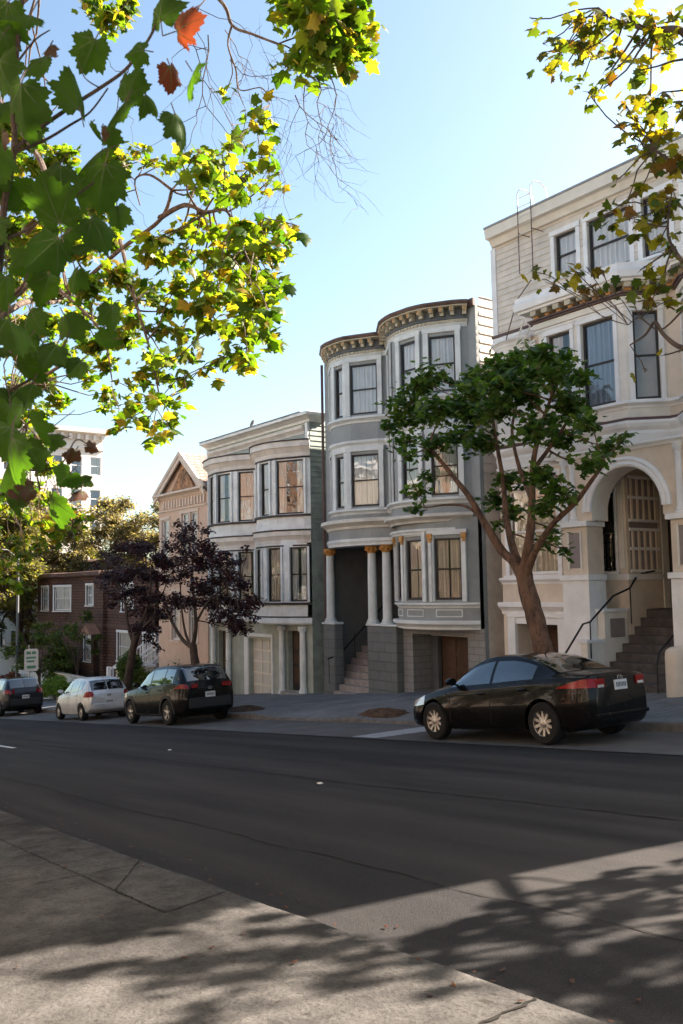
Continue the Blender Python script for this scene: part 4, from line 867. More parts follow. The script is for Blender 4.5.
# ------------------------------------------------------------------ gabled house
def house_gable():
    h = thing("gabled_house", (-38, 18, -3.1), "peach gabled victorian house with a carved triangular pediment and shingle roof", "house", "houses across the street")
    x0, x1 = -40.25, -35.15; cx = -37.4
    m = MB(); s = lambda x: x - x0
    ops = [(s(-37.75), s(-37.05), 3.3, 5.15, .12), (s(-36.85), s(-36.15), 3.3, 5.15, .12), (s(-39.9), s(-39.1), 3.0, 5.0, .12), (s(-38.8), s(-38.0), -0.6, 1.6, .12), (s(-37.0), s(-36.2), -0.6, 1.6, .12)]
    wall(m, [(x0, 18), (x1, 18)], -4.2, 6.05, "gable_wall", ops); wall(m, [(x1, 18), (x1, 30)], -4.2, 6.05, "gable_wall", clap=.2); wall(m, [(x1, 30), (x0, 30), (x0, 18)], -4.2, 6.05, "gable_wall")
    m.poly([(x0, 18, 6.05), (x1, 18, 6.05), (cx, 18, 7.75)], "gable_wall"); m.poly([(x0, 30, 6.05), (x1, 30, 6.05), (cx, 30, 7.75)], "gable_wall"); m.build("wall", h)
    m = MB()
    for sx, xe in ((-1, x0 - .02), (1, x1 + .12)):
        ex = xe; ez = 6.0
        A = [(cx, 17.8, 7.92), (ex, 17.8, ez + .12), (ex, 30.2, ez + .12), (cx, 30.2, 7.92)]; B = [(p[0], p[1], p[2] - .12) for p in A]
        m.mesh(A + B, [(0, 1, 2, 3), (4, 7, 6, 5), (0, 4, 5, 1), (1, 5, 6, 2), (2, 6, 7, 3)], "roof_shingle")
    m.build("roof", h)
    m = MB()
    for xe in (x0 - .03, x1 + .13):
        ez = 6.0
        for o, z0, z1 in ((17.72, -.34, .02), (17.68, -.10, .10)):
            A = [(cx, o, 7.92 + z1), (xe, o, ez + .12 + z1), (xe, o, ez + .12 + z0), (cx, o, 7.92 + z0)]; B = [(p[0], 17.798, p[2]) for p in A]
            m.mesh(A + B, [(0, 1, 2, 3), (7, 6, 5, 4), (0, 4, 5, 1), (1, 5, 6, 2), (2, 6, 7, 3)], "gable_trim")
    m.build("bargeboard", h)
    m = MB(); m.mesh([(-38.6, 17.9, 6.28), (-36.3, 17.9, 6.28), (cx, 17.9, 7.42), (-38.6, 17.99, 6.28), (-36.3, 17.99, 6.28), (cx, 17.99, 7.42)], [(0, 1, 2), (0, 3, 4, 1), (1, 4, 5, 2), (2, 5, 3, 0)], "gable_ornament")
    for k in range(9): a = k * .7; m.lathe((cx + math.cos(a) * .11 * (k % 4), 17.92, 6.6 + .07 * k), [(.001, -.05), (.05, 0), (.001, .05)], "gable_ornament", 6)
    m.build("pediment_ornament", h)
    m = MB(); F = [(x0 - .02, 18), (x1, 18)]
    sweep(m, F, cornice_prof(5.95, 6.2, .35), "gable_trim"); sweep(m, F, cornice_prof(5.30, 5.42, .1), "gable_trim"); sweep(m, F, cornice_prof(2.4, 2.7, .2), "gable_trim")
    for k in range(15): x = -39.6 + k * .3; m.box(x - .07, x + .07, 17.92, 17.998, 5.5, 5.86, "gable_trim")
    m.build("moulding", h)
    for a, b, c, d, _ in ops: window(h, (x0 + a, 18), (x0 + b, 18), c, d, "white_trim", "gable_trim", cw=.12, glass="glass_flat", curtain="curtain_white")
    # stairs with a white balustrade between this house and the shingled one
    m = MB()
    for k in range(11): m.box(-42.3, -41.0, 16.3 + k * .27, 19.6, -4.2, -3.35 + (k + 1) * .19, "stair_stone")
    m.build("stairs", h)
    for x in (-41.0, -42.35):
        m = MB()
        for o in (0, -.72): m.tube([(x, 16.4, -2.1 + o), (x, 19.2, -.2 + o)], .045, "white_trim", 6)
        for k in range(14): y = 16.55 + k * .2; z = -2.1 + (y - 16.4) * .68; m.box(x - .025, x + .025, y - .025, y + .025, z - .72, z, "white_trim")
        m.box(x - .09, x + .09, 16.25, 16.43, -3.6, -1.95, "white_trim"); m.build("balustrade", h)
    m = MB(); m.box(-40.9, -36.2, 16.2, 16.4, -4, -2.55, "cream_wall"); m.box(-40.95, -36.15, 16.15, 16.45, -2.548, -2.46, "white_trim"); m.build("garden_wall", h, bev=.02)
house_gable()
# ------------------------------------------------------------------ brown shingled house
def house_shingle():
    h = thing("shingled_house", (-52, 19, -4.4), "low two storey brown shingled house with flat eave and white framed windows behind the hedge", "house", "houses across the street")
    x0, x1 = -61, -42.75; Y = 19.0; m = MB()
    P = [(x0, Y), (x0 + .6, Y - .6), (x0 + 4.1, Y - .6), (x0 + 4.9, Y), (-50.2, Y), (-50.2, Y + .25), (x1, Y + .25)]; S = seglen(P)
    def sx(x, y): return min(range(int(S[-1] * 100)), key=lambda k: math.dist(ptat(P, S, k / 100), (x, y))) / 100
    W = []
    for x, y, w_, z0, z1 in ((-59.5, Y - .6, 1.3, .55, 2.0), (-57.2 + .2, Y - .6, 1.5, .55, 2.0), (-52.9, Y, 1.1, .9, 2.05), (-48.0, Y + .25, 1.6, .6, 2.05), (-48.6, Y + .25, 2.0, -2.15, -.6), (-45, Y + .25, 1.5, -2.2, -.6), (-53.2, Y, 1.0, -2.4, -.6)):
        a = sx(x, y); W.append((a, a + w_, z0, z1, .1))
    dr = sx(-51.7, Y); W.append((dr, dr + 1.0, -3.4, -1.0, .2))
    wall(m, P, -5.8, 2.7, "wall_shingle", W); wall(m, [(x1, Y + .25), (x1, 30)], -5.8, 2.7, "wall_shingle"); wall(m, [(x1, 30), (x0, 30), (x0, Y)], -5.8, 2.7, "wall_shingle")
    m.build("wall", h)
    m = MB(); sweep(m, P + [(x1, Y + 1.5)], [(0, 2.55), (.35, 2.6), (.42, 2.66), (.42, 2.86), (0, 2.9)], "eave_brown"); m.poly([(x0, Y, 2.88), (x1, Y, 2.88), (x1, 30, 2.88), (x0, 30, 2.88)], "roof_felt"); sweep(m, P, band_prof(-.35, -.15, .08), "eave_brown"); m.build("roof", h)
    for i, o in enumerate(W[:-1]): window(h, ptat(P, S, o[0]), ptat(P, S, o[1] - 1e-6), o[2], o[3], "white_trim", "white_trim", cw=.11, glass="glass_flat", mull=1 if i in (1,) else 0)
    d = MB(); a = ptat(P, S, dr); d.box(a[0], a[0] + 1, Y + .15, Y + .2, -3.4, -1, "door_dark"); d.build("door", h)
    m = MB(); A = [(a[0] - .3, Y - .7, -.75), (a[0] + 1.3, Y - .7, -.75), (a[0] + 1.3, Y - .02, -.75), (a[0] - .3, Y - .02, -.75)]
    m.mesh(A + [(a[0] + .5, Y - .7, -.2), (a[0] + .5, Y - .02, -.2)], [(0, 1, 2, 3), (0, 4, 5, 3), (1, 2, 5, 4), (0, 1, 4)], "pink_wall"); m.build("door_hood", h)
house_shingle()
# ------------------------------------------------------------------ white apartment tower down the street
def tower():
    h = thing("apartment_tower", (-90, 30, -8), "tall white apartment tower with corniced flat roof rising far behind the shingled house", "building")
    P = [(-112, 17), (-90, 17), (-90, 33.9), (-112, 33.9)]; m = MB(); S = seglen(P)
    ys = [18.5, 21.2, 23.9, 26.4, 28.6, 30.6, 32.6]; ops = []; fl = [z for z in (13.7, 10.3, 6.9, 3.5, .1)]
    for z in fl:
        for y in ys: a = S[1] + y - 17; ops.append((a, a + 1.15, z, z + 1.9, .2))
        for k in range(6): ops.append((2 + k * 3.3, 3.3 + k * 3.3, z, z + 1.9, .2))
    wall(m, P, -10, 18.3, "tower_wall", ops); wall(m, [(-112, 33.9), (-112, 17)], -10, 18.3, "tower_wall"); m.poly([(p[0], p[1], 18.2) for p in P], "roof_felt"); m.build("wall", h)
    m = MB(); sweep(m, P, [(0, 17.4), (.15, 17.45), (.2, 17.8), (.8, 18.0), (.85, 18.45), (0, 18.5)], "tower_wall")
    for k in range(20): y = 17.5 + k * .85; m.box(-89.995, -89.5, y, y + .3, 17.3, 17.85, "tower_wall")
    m.build("cornice", h); m = MB(); sweep(m, P, cornice_prof(16.2, 16.4, .2), "tower_wall"); m.build("moulding", h)
    n_ = 0
    for o in ops:
        pa, pb = ptat(P, S, o[0]), ptat(P, S, o[1]); window(h, pa, pb, o[2], o[3], "white_trim", None, curtain="blind_blue" if n_ % 3 else "curtain_white", glass="glass_flat", inset=.12, fw=.08); n_ += 1
tower()
# ------------------------------------------------------------------ pale stucco house behind the trees at the far left
def stucco():
    h = thing("stucco_house", (-78, 21, -6), "pale stucco house glimpsed between hanging foliage at the far left", "house", "houses across the street")
    m = MB(); P = [(-86, 20), (-66, 20), (-66, 30)]; S = seglen(P); ops = [(k * 3.2 + 1, k * 3.2 + 2.4, -2.6, -1.2, .15) for k in range(6)] + [(k * 3.2 + 1, k * 3.2 + 2.4, 0.8, 2.2, .15) for k in range(6)]
    wall(m, P, -9, 4.0, "tower_wall", ops); wall(m, [(-66, 30), (-86, 30), (-86, 20)], -9, 4.0, "tower_wall"); m.poly([(-86, 20, 3.9), (-66, 20, 3.9), (-66, 30, 3.9), (-86, 30, 3.9)], "roof_felt"); sweep(m, P, cornice_prof(3.7, 4.1, .4), "eave_brown"); m.build("wall", h)
    for o in ops: window(h, ptat(P, S, o[0]), ptat(P, S, o[1]), o[2], o[3], "sash_dark", "white_trim", cw=.1, glass="glass_flat")
stucco()
g = MB(); g.box(-75, -61.6, 16.4, 16.7, -7, -4.3, "pink_wall"); g.box(-75.1, -61.5, 16.35, 16.75, -4.297, -4.2, "cream_wall")
tag(g.build("garden_wall", loc=(-68, 16.5, -6), bev=.03), "reddish stucco garden wall at the pavement behind the sign, far left", "garden wall", "garden walls")
g = MB(); g.box(-60.5, -45.9, 17.0, 17.25, -6, -3.0, "peach_trim"); g.box(-60.6, -45.8, 16.95, 17.3, -2.997, -2.9, "cream_wall")
tag(g.build("garden_wall", loc=(-53, 17, -5), bev=.03), "pinkish low garden wall in front of the brown shingled house", "garden wall", "garden walls")
for x, lab in ((-40.4, "left"), (-37.5, "right")):
    z = zf(x, 16.2); g = MB(); g.box(x - .22, x + .22, 16.0, 16.44, z - .2, z + 1.45, "cream_wall"); g.box(x - .28, x + .28, 15.94, 16.5, z + 1.452, z + 1.56, "white_trim"); g.box(x - .16, x + .16, 16.06, 16.38, z + 1.562, z + 1.66, "white_trim")
    tag(g.build("gate_post", loc=(x, 16.2, z), bev=.015), "square white gate post at the foot of the white railed stairs, the %s one" % lab, "gate post", "gate posts")

# ------------------------------------------------------------------ house five beyond the right edge, and the sunlit row on the near side (seen in the window glass)
def simple_house(x0, x1, Y, side, zt, wm, label, roof="roof_felt", depth=12):
    zb = zg((x0 + x1) / 2) + .1
    h = thing("rowhouse", ((x0 + x1) / 2, Y, zb), label, "house", "houses on the near side" if side < 0 else "houses across the street")
    L = x1 - x0; bw = L * .42; xs = (x0 + .5, x1 - .5 - bw) ; m = MB()
    path = [(x0, Y)] if side > 0 else [(x1, Y)]
    d = .8
    if side > 0:
        P = [(x0, Y), (x0 + .4, Y), (x0 + .4 + d * .7, Y - d), (x0 + .4 + bw - d * .7, Y - d), (x0 + .4 + bw, Y), (x1, Y), (x1, Y + depth), (x0, Y + depth), (x0, Y)]
    else:
        P = [(x1, Y), (x1 - .4, Y), (x1 - .4 - d * .7, Y + d), (x1 - .4 - bw + d * .7, Y + d), (x1 - .4 - bw, Y), (x0, Y), (x0, Y - depth), (x1, Y - depth), (x1, Y)]
    S = seglen(P); ops = []
    fl = [zb + .9 + 3.1 * k for k in range(int((zt - zb - 1.0) / 3.1))]
    for k, z in enumerate(fl):
        for i in (1, 2, 3):
            a, b = S[i], S[i + 1]; c = (a + b) / 2; w_ = min(1.2, (b - a) * .7) / 2; ops.append((c - w_, c + w_, z + .3, z + 2.1, .14))
        a, b = S[4], S[5]; c = (a + b) / 2
        if k: ops.append((c - .55, c + .55, z + .3, z + 2.1, .14))
        else: ops.append((c - .5, c + .5, zb + .3, zb + 2.6, .4))
    wall(m, P, zb - 1.5, zt, wm, ops); m.poly([(p[0], p[1], zt - .1) for p in P[:-1]], roof); m.build("wall", h)
    m = MB(); sweep(m, P, cornice_prof(zt - .5, zt + .05, .45), "white_trim"); sweep(m, P, cornice_prof(zb + 3.4, zb + 3.6, .12), "white_trim"); m.build("cornice", h)
    for j, o in enumerate(ops):
        if o[2] < zb + .5:
            a, b = ptat(P, S, o[0]), ptat(P, S, o[1]); u, n = unit(a, b); q = MB(); q.obox(a, u, n, 0, math.dist(a, b), -.42, -.38, o[2], o[3], "door_dark"); q.build("door", h)
        else: window(h, ptat(P, S, o[0]), ptat(P, S, o[1]), o[2], o[3], "sash_dark", "white_trim", cw=.12, glass="glass_flat")
simple_house(-9.6, -1.6, 18.2, 1, 11.9, "cream_light", "pale rowhouse standing right of the cream arched house, past the picture edge")
cols = ["ochre_house", "buff_house", "rust_house", "buff_house", "brick_house", "ochre_house", "buff_house"]
labs = ["ochre", "buff", "rust coloured", "tall buff", "red brick", "second ochre", "low buff"]
for k in range(7):
    a = -52 + k * 8.6; simple_house(a, a + 8.2, -2.6, -1, zg(a) + 10.6 + (k % 3) * 1.1, cols[k], "%s rowhouse on the near side, reflected in the windows opposite" % labs[k])

# ------------------------------------------------------------------ street furniture
p = at(17, 655, 15.2); z = zf(p.x, 15.2); m = MB()
m.tube([(p.x, 15.2, z), (p.x, 15.2, z + .5), (p.x, 15.2, z + 8.4)], [.12, .09, .07], "pole_grey", 10); m.tube([(p.x, 15.2, z + 8.3), (p.x, 14.6, z + 8.8), (p.x, 13.2, z + 8.9)], .04, "pole_grey", 8)
t = thing("street_lamp", (p.x, 15.2, z), "grey street lamp pole standing among the foliage at the far left", "street lamp"); m.build("pole", t, smooth=True)
m = MB(); m.lathe((p.x, 12.9, z + 8.78), [(.02, -.02), (.17, 0), (.19, .07), (.1, .15), (.02, .17)], "galvanised", 14); m.build("lamp_head", t, smooth=True)
p = at(36, 672, 13.9); z = zf(p.x, 13.9); t = thing("parking_sign", (p.x, 13.9, z), "rounded white sign with green marks on a thin post above the far left car", "street sign")
m = MB(); m.tube([(p.x, 13.55, z), (p.x, 13.55, z + 3.1)], .035, "galvanised", 8); m.build("post", t)
m = MB(); w_, hh = .34, .55; zc = z + 2.35; xc = p.x; yc = 13.9 - .25; out = []
for cxs, czs, a0 in ((1, 1, 0), (-1, 1, 90), (-1, -1, 180), (1, -1, 270)):
    for k in range(5): a = math.radians(a0 + k * 22.5); out.append((yc + cxs * (w_ - .12) + .12 * math.cos(a), zc + czs * (hh - .12) + .12 * math.sin(a)))
n_ = len(out); m.mesh([(xc + .06, y, z_) for y, z_ in out] + [(xc + .035, y, z_) for y, z_ in out], [tuple(range(n_)), tuple(range(n_, 2 * n_))[::-1]] + [(k, k + n_, (k + 1) % n_ + n_, (k + 1) % n_) for k in range(n_)], "peach_trim"); pl = m.build("sign_plate", t)
m = MB()
for y_, z_, a_, b_ in ((-.14, .36, .11, .07), (.12, .36, .1, .07), (-.02, .12, .24, .045), (-.04, -.06, .18, .045), (0, -.34, .22, .07)): m.box(xc + .062, xc + .068, yc + y_ - a_, yc + y_ + a_, zc + z_ - b_, zc + z_ + b_, "sign_green")
m.build("marking", pl)

# ------------------------------------------------------------------ cars
def curve(K):
    xs = [k[0] for k in K]; ys = [k[1] for k in K]; n = len(xs); h = [xs[i + 1] - xs[i] for i in range(n - 1)]; dl = [(ys[i + 1] - ys[i]) / h[i] for i in range(n - 1)]
    t = [dl[0]] + [0 if dl[i - 1] * dl[i] <= 0 else 2 / (1 / dl[i - 1] + 1 / dl[i]) for i in range(1, n - 1)] + [dl[-1]]
    def f(x):
        x = max(xs[0], min(xs[-1], x)); i = 0
        while i < n - 2 and x > xs[i + 1]: i += 1
        u = (x - xs[i]) / h[i]; return ys[i] * (2 * u ** 3 - 3 * u * u + 1) + t[i] * h[i] * (u ** 3 - 2 * u * u + u) + ys[i + 1] * (3 * u * u - 2 * u ** 3) + t[i + 1] * h[i] * (u ** 3 - u * u)
    return f
def car(C, loc, label, name="parked_car", cat="car", yaw=0.0):
    L, W = C['L'], C['W'] / 2
    top, belt, wid, bot, rr = curve(C['top']), curve(C['belt']), curve(C['wid']), curve(C['bot']), C.get('rr', .74)
    gh = C['gh']                     # start and end of the greenhouse
    def ring(x):
        w_ = wid(x) * W; zb = bot(x); zt = top(x); zs = min(belt(x), zt - .02); ws = w_ * .93
        g = max(0.0, min(1.0, (zt - zs) / (C['H'] - belt(L * .5)))) # 0 on bonnet, 1 at the roof
        wr = ws * (.88 * (1 - g) + rr * g * 1.0); zr_ = zt - .03 - .05 * g
        zr_ = max(zr_, zs + .005)
        zc = zb + (zs - zb) * .62
        P = [(0, zb), (w_ * .82, zb), (w_ * .955, zb + .05), (w_ * .985, zb + (zc - zb) * .35), (w_, zb + (zc - zb) * .75), (w_ * .998, zc), (w_ * .975, zc + (zs - zc) * .45), (ws, zs), (ws * .985, zs + .012)]
        P += [(ws * .985 * (1 - t) + wr * t + .02 * g * math.sin(PI * t), zs + .012 + (zr_ - zs - .012) * t) for t in (.33, .66, 1.0)]
        P += [(wr * .93, zt - .012 - .012 * g), (wr * .6, zt - .002), (0, zt)]
        return P
    NP = 15
    def S(x, v):
        R = ring(x); v = max(0, min(NP - 1.0001, v)); i = int(v); f = v - i; a, b = R[i], R[i + 1]; return (x, a[0] + (b[0] - a[0]) * f, a[1] + (b[1] - a[1]) * f)
    def vz(x, z):
        R = ring(x)
        for i in range(1, 11):
            if R[i][1] <= z <= R[i + 1][1]: return i + (z - R[i][1]) / max(1e-6, R[i + 1][1] - R[i][1])
        return 1.0 if z < R[1][1] else 11.0
    t = thing(name, loc, label, cat, "cars parked along the far kerb"); t.rotation_euler = (0, -math.atan(SL), yaw)
    t['_base'] = (0, 0, 0)
    xs = [0, .02, .05, .09, .14, .2, .28] + lin(.36, L - .36, 56) + [L - .28, L - .2, L - .14, L - .09, L - .05, L - .02, L]
    vs = []; ny = 2 * NP - 2
    for x in xs:
        R = ring(x); vs += [(x, -a, b) for a, b in R] + [(x, a, b) for a, b in R[1:-1][::-1]]
    fs = [(i * ny + j, i * ny + (j + 1) % ny, (i + 1) * ny + (j + 1) % ny, (i + 1) * ny + j) for i in range(len(xs) - 1) for j in range(ny)]
    fs += [tuple(range(ny))[::-1], tuple((len(xs) - 1) * ny + j for j in range(ny))]
    b = MB(); b.mesh(vs, fs, C['paint']); me_o = b.build("body", t)
    # wheel arches cut out of the body
    cut = MB(); R_ = C['R']; zc_ = R_
    for x in C['ax']:
        vs = []; K = 28
        for y in (-W - .3, W + .3):
            for k in range(K): a = 2 * PI * k / K; vs.append((x + (R_ + .055) * math.cos(a), y, zc_ + (R_ + .055) * math.sin(a)))
        cut.mesh(vs, [tuple(range(K))[::-1], tuple(range(K, 2 * K))] + [(k, (k + 1) % K, (k + 1) % K + K, k + K) for k in range(K)], "rubber")
    co = cut.build("cutter")
    bm = bmesh.new(); bm.from_mesh(me_o.data); bmesh.ops.recalc_face_normals(bm, faces=bm.faces); bm.to_mesh(me_o.data); bm.free()
    bm = bmesh.new(); bm.from_mesh(co.data); bmesh.ops.recalc_face_normals(bm, faces=bm.faces); bm.to_mesh(co.data); bm.free()
    md = me_o.modifiers.new("arches", 'BOOLEAN'); md.object = co; md.operation = 'DIFFERENCE'; md.solver = 'EXACT'
    me_o.parent = None; bpy.context.view_layer.update(); dg = bpy.context.evaluated_depsgraph_get(); nm = bpy.data.meshes.new_from_object(me_o.evaluated_get(dg)); me_o.modifiers.clear(); me_o.data = nm; me_o.parent = t
    bpy.data.objects.remove(co)
    nm.polygons.foreach_set("use_smooth", [True] * len(nm.polygons))
    try: nm.set_sharp_from_angle(angle=math.radians(34))
    except Exception: pass
    # black lining inside the arches and under the car
    for xa_ in C['ax']: u = MB(); u.box(xa_ - R_ - .06, xa_ + R_ + .06, -W * .60, W * .60, .2, .62, "rubber"); u.build("arch_lining", t)
    def patch(name, x0, x1, vlo, vhi, m, off=.004, side=0, nx=14, nv=6, parent=None, collect=None):
        pb = collect or MB()
        for sg in ((-1, 1) if side == 0 else (side,)):
            vs = []
            for i in range(nx + 1):
                x = x0 + (x1 - x0) * i / nx; a, c = vlo(x), vhi(x)
                for j in range(nv + 1):
                    v = a + (c - a) * j / nv; p0 = Vector(S(x, v)); p1 = Vector(S(x, min(13.99, v + .05))); p2 = Vector(S(min(L, x + .01), v)); p3 = Vector(S(max(0, x - .01), v))
                    nn = (p2 - p3).cross(p1 - p0)
                    if nn.length < 1e-9: nn = Vector((0, 1, .3))
                    nn.normalize()
                    if nn.y < -0.2 or (abs(nn.y) <= .2 and nn.z < 0): nn = -nn
                    q = p0 + nn * off; vs.append((q.x, sg * q.y, q.z))
            fs = [(i * (nv + 1) + j, (i + 1) * (nv + 1) + j, (i + 1) * (nv + 1) + j + 1, i * (nv + 1) + j + 1) for i in range(nx) for j in range(nv)]
            if collect is None and side == 0 and name:
                q = MB(); q.mesh(vs, fs, m); q.build(name, parent or t, smooth=True)
            else: pb.mesh(vs, fs, m)
        return pb
    for (a, c) in C['side_glass']:
        patch("side_window", a, c, lambda x: 8.08, lambda x: 10.82, "car_glass", .005)
    if C.get('trim'):
        patch("window_trim", C['side_glass'][0][0], C['side_glass'][-1][1], lambda x: 7.85, lambda x: 8.02, C['trim'], .008, nv=2, nx=30)
    for nm_, (a, c, v0) in (("windscreen", C['ws']), ("rear_window", C['rw'])):
        q = MB(); patch(None, a, c, lambda x: v0, lambda x: 13.99, "car_glass", .005, side=-1, collect=q, nx=16, nv=8); patch(None, a, c, lambda x: v0, lambda x: 13.99, "car_glass", .005, side=1, collect=q, nx=16, nv=8)
        q.build(nm_, t, smooth=True)
    # door shut lines, sill line and handles
    for x in C['doors']: 
        for sg in (-1, 1): q = MB(); patch(None, x - .006, x + .006, lambda x: 2.6, lambda x: 7.9, "rubber", .002, side=sg, nx=1, nv=12, collect=q); q.build("door_seam", t)
    for sg in (-1, 1): q = MB(); patch(None, C['ax'][0] + .42, C['ax'][1] - .42, lambda x: 1.6, lambda x: 2.3, "black_plastic" if C.get('clad') else C['paint'], .012, side=sg, nx=20, nv=2, collect=q); q.build("sill", t, smooth=True)
    if C.get('clad'):
        for x in C['ax']:
            for sg in (-1, 1):
                q = MB(); vs = []; K = 16
                for k in range(K + 1):
                    a = PI * k / K * 1.08 - .12
                    for r_ in (R_ + .045, R_ + .13): 
                        px, pz = x + r_ * math.cos(a), zc_ + r_ * math.sin(a); px_ = max(.02, min(L - .02, px)); yy = S(px_, vz(px_, max(pz, bot(px_) + .03)))[1] + .012; vs.append((px, sg * yy, pz))
                q.mesh(vs, [(2 * k, 2 * k + 2, 2 * k + 3, 2 * k + 1) for k in range(K)], "black_plastic"); q.build("arch_trim", t, smooth=True)
    for x in C['handles']:
        for sg in (-1, 1):
            p0 = S(x, vz(x, belt(x) - .13)); q = MB(); q.tube([(x - .09, sg * (p0[1] + .01), p0[2]), (x - .06, sg * (p0[1] + .035), p0[2]), (x + .06, sg * (p0[1] + .035), p0[2] + .005), (x + .09, sg * (p0[1] + .01), p0[2])], [.012, .014, .014, .012], C['paint'], 8); q.build("door_handle", t, smooth=True)
    for sg in (-1, 1):
        x = C['mir']; p0 = S(x, 8.3); q = MB(); y = sg * (p0[1] + .13); q.tube([(x + .02, sg * (p0[1] - .02), p0[2] + .02), (x, y, p0[2] + .06)], .02, "black_plastic", 6)
        vs = []
        for dx, sc in ((-.09, .35), (-.06, .8), (.0, 1.0), (.055, .95)):
            for k in range(12): a = 2 * PI * k / 12; vs.append((x + dx, y + .105 * sc * math.cos(a), p0[2] + .09 + .068 * sc * math.sin(a)))
        q.mesh(vs, [(i * 12 + k, (i + 1) * 12 + k, (i + 1) * 12 + (k + 1) % 12, i * 12 + (k + 1) % 12) for i in range(3) for k in range(12)] + [tuple(range(12)), tuple(range(36, 48))[::-1]], C['paint']); q.build("wing_mirror", t, smooth=True)
    # lamps
    for sg in (-1, 1):
        q = MB(); x0_, x1_, f0, f1 = C['tail']; patch(None, x0_, x1_, lambda x: vz(x, f0(x)), lambda x: vz(x, f1(x)), "tail_red", .010, side=sg, nx=18, nv=4, collect=q)
        yy = S(L, vz(L, f0(L)))[1]
        if C.get('tail_in', 0): q.box(L + .002, L + .02, *(sorted((sg * (yy - .01), sg * (yy - C['tail_in'])))), f0(L), f1(L), "tail_red")
        lo = q.build("tail_light", t, smooth=True)
        if C.get('lens'):
            q = MB(); z0, z1, w_ = C['lens']; q.box(L + .003, L + .026, *(sorted((sg * (yy - .03), sg * (yy - w_)))), z0, z1, "lamp_clear"); q.build("reversing_lens", lo, bev=.004)
        q = MB(); x0_, x1_, f0, f1 = C['head']; patch(None, x0_, x1_, lambda x: vz(x, f0(x)), lambda x: vz(x, f1(x)), "lamp_clear", .006, side=sg, nx=12, nv=4, collect=q); q.build("headlight", t, smooth=True)
    # rear furniture
    z0 = C['plate_z']; q = MB(); q.box(L + .004, L + .02, -.155, .155, z0, z0 + .155, "plate_white"); pl = q.build("number_plate", t, bev=.004)
    q = MB(); r = random.Random(int(L * 100))
    for k in range(7): y = -.115 + k * .036; q.box(L + .0205, L + .022, y, y + .020, z0 + .045, z0 + .115, "door_dark")
    q.build("marking", pl)
    q = MB(); K = 18; zc2 = C['badge_z']; vs = []
    for r0 in (.055, .040):
        for xx_ in (L + .003, L + .014):
            for k in range(K): a = 2 * PI * k / K; vs.append((xx_, r0 * 1.25 * math.cos(a), zc2 + r0 * .75 * math.sin(a)))
    q.mesh(vs, [(K + k, K + (k + 1) % K, 3 * K + (k + 1) % K, 3 * K + k) for k in range(K)] + [(k, (k + 1) % K, K + (k + 1) % K, K + k) for k in range(K)], "chrome"); q.obox((L + .004, 0), (1, 0), (0, 1), 0, .012, -.022, -.014, zc2 - .022, zc2 + .022, "chrome"); q.obox((L + .004, 0), (1, 0), (0, 1), 0, .012, .014, .022, zc2 - .022, zc2 + .022, "chrome"); q.obox((L + .004, 0), (1, 0), (0, 1), 0, .011, -.0138, .0138, zc2 - .004, zc2 + .004, "chrome"); q.build("badge", t)
    q = MB(); zb_ = bot(L) + .04; q.box(L - .05, L + .03, -W * .72, W * .72, zb_, zb_ + C.get('bump_h', .12), C.get('bumper', "black_plastic")); q.build("bumper", t, bev=.02)
    if C.get('wiper'): q = MB(); xw, zw = C['wiper']; q.tube([(xw + .02, .0, zw), (xw + .01, .35, zw + .04)], .008, "rubber", 6); q.build("wiper", t)
    if C.get('ant'): q = MB(); x, a = C['ant']; q.tube([(x, 0, top(x)), (x + .12, 0, top(x) + .12)], [.012, .004], "rubber", 6); q.build("antenna", t)
    # wheels
    for x in C['ax']:
        for sg in (-1, 1):
            y = sg * (W * .985 - .10); q = MB(); prof = [(R_ * .60, -.10), (R_ * .9, -.105), (R_ * .975, -.085), (R_, -.05), (R_, .05), (R_ * .975, .085), (R_ * .9, .105), (R_ * .60, .10)]
            def lay(prof, m, K=32, mb=q):
                vs = []
                for r_, o in prof:
                    for k in range(K): a = 2 * PI * k / K; vs.append((x + r_ * math.cos(a), y + sg * o, zc_ + r_ * math.sin(a)))
                n = len(prof); mb.mesh(vs, [(i * K + k, i * K + (k + 1) % K, (i + 1) * K + (k + 1) % K, (i + 1) * K + k) for i in range(n - 1) for k in range(K)], m)
            lay([(0.001, -.04), (R_ * .66, -.04), (R_ * .66, .05)], "black_plastic"); wh = q.build("wheel", t, smooth=True)
            q = MB(); lay(prof, "rubber", mb=q); q.build("tyre", wh, smooth=True)
            q = MB(); lay([(R_ * .58, .02), (R_ * .60, .085), (R_ * .665, .10), (R_ * .68, .09), (R_ * .66, .02)], "alloy", mb=q); n = C['spokes']
            for k in range(n):
                a = 2 * PI * k / n + .3; ca, sa = math.cos(a), math.sin(a)
                for w0, w1 in ((.034, .02),):
                    vs = []
                    for r_, hw, o in ((R_ * .10, w0 * .9, .085), (R_ * .35, w0 * .75, .078), (R_ * .62, w0 * 1.15 if n < 8 else w0 * .6, .088)):
                        for s_ in (-1, 1):
                            for oo in (o, o - .03): vs.append((x + ca * r_ - sa * hw * s_, y + sg * oo, zc_ + sa * r_ + ca * hw * s_))
                    q.mesh(vs, [(0, 4, 6, 2), (4, 8, 10, 6), (0, 1, 5, 4), (4, 5, 9, 8), (2, 6, 7, 3), (6, 10, 11, 7)], "alloy")
            lay([(R_ * .20, .06), (R_ * .2, .088), (R_ * .14, .096), (.001, .098)], "alloy", 16, mb=q)
            q.build("rim", wh, smooth=True)
    return t
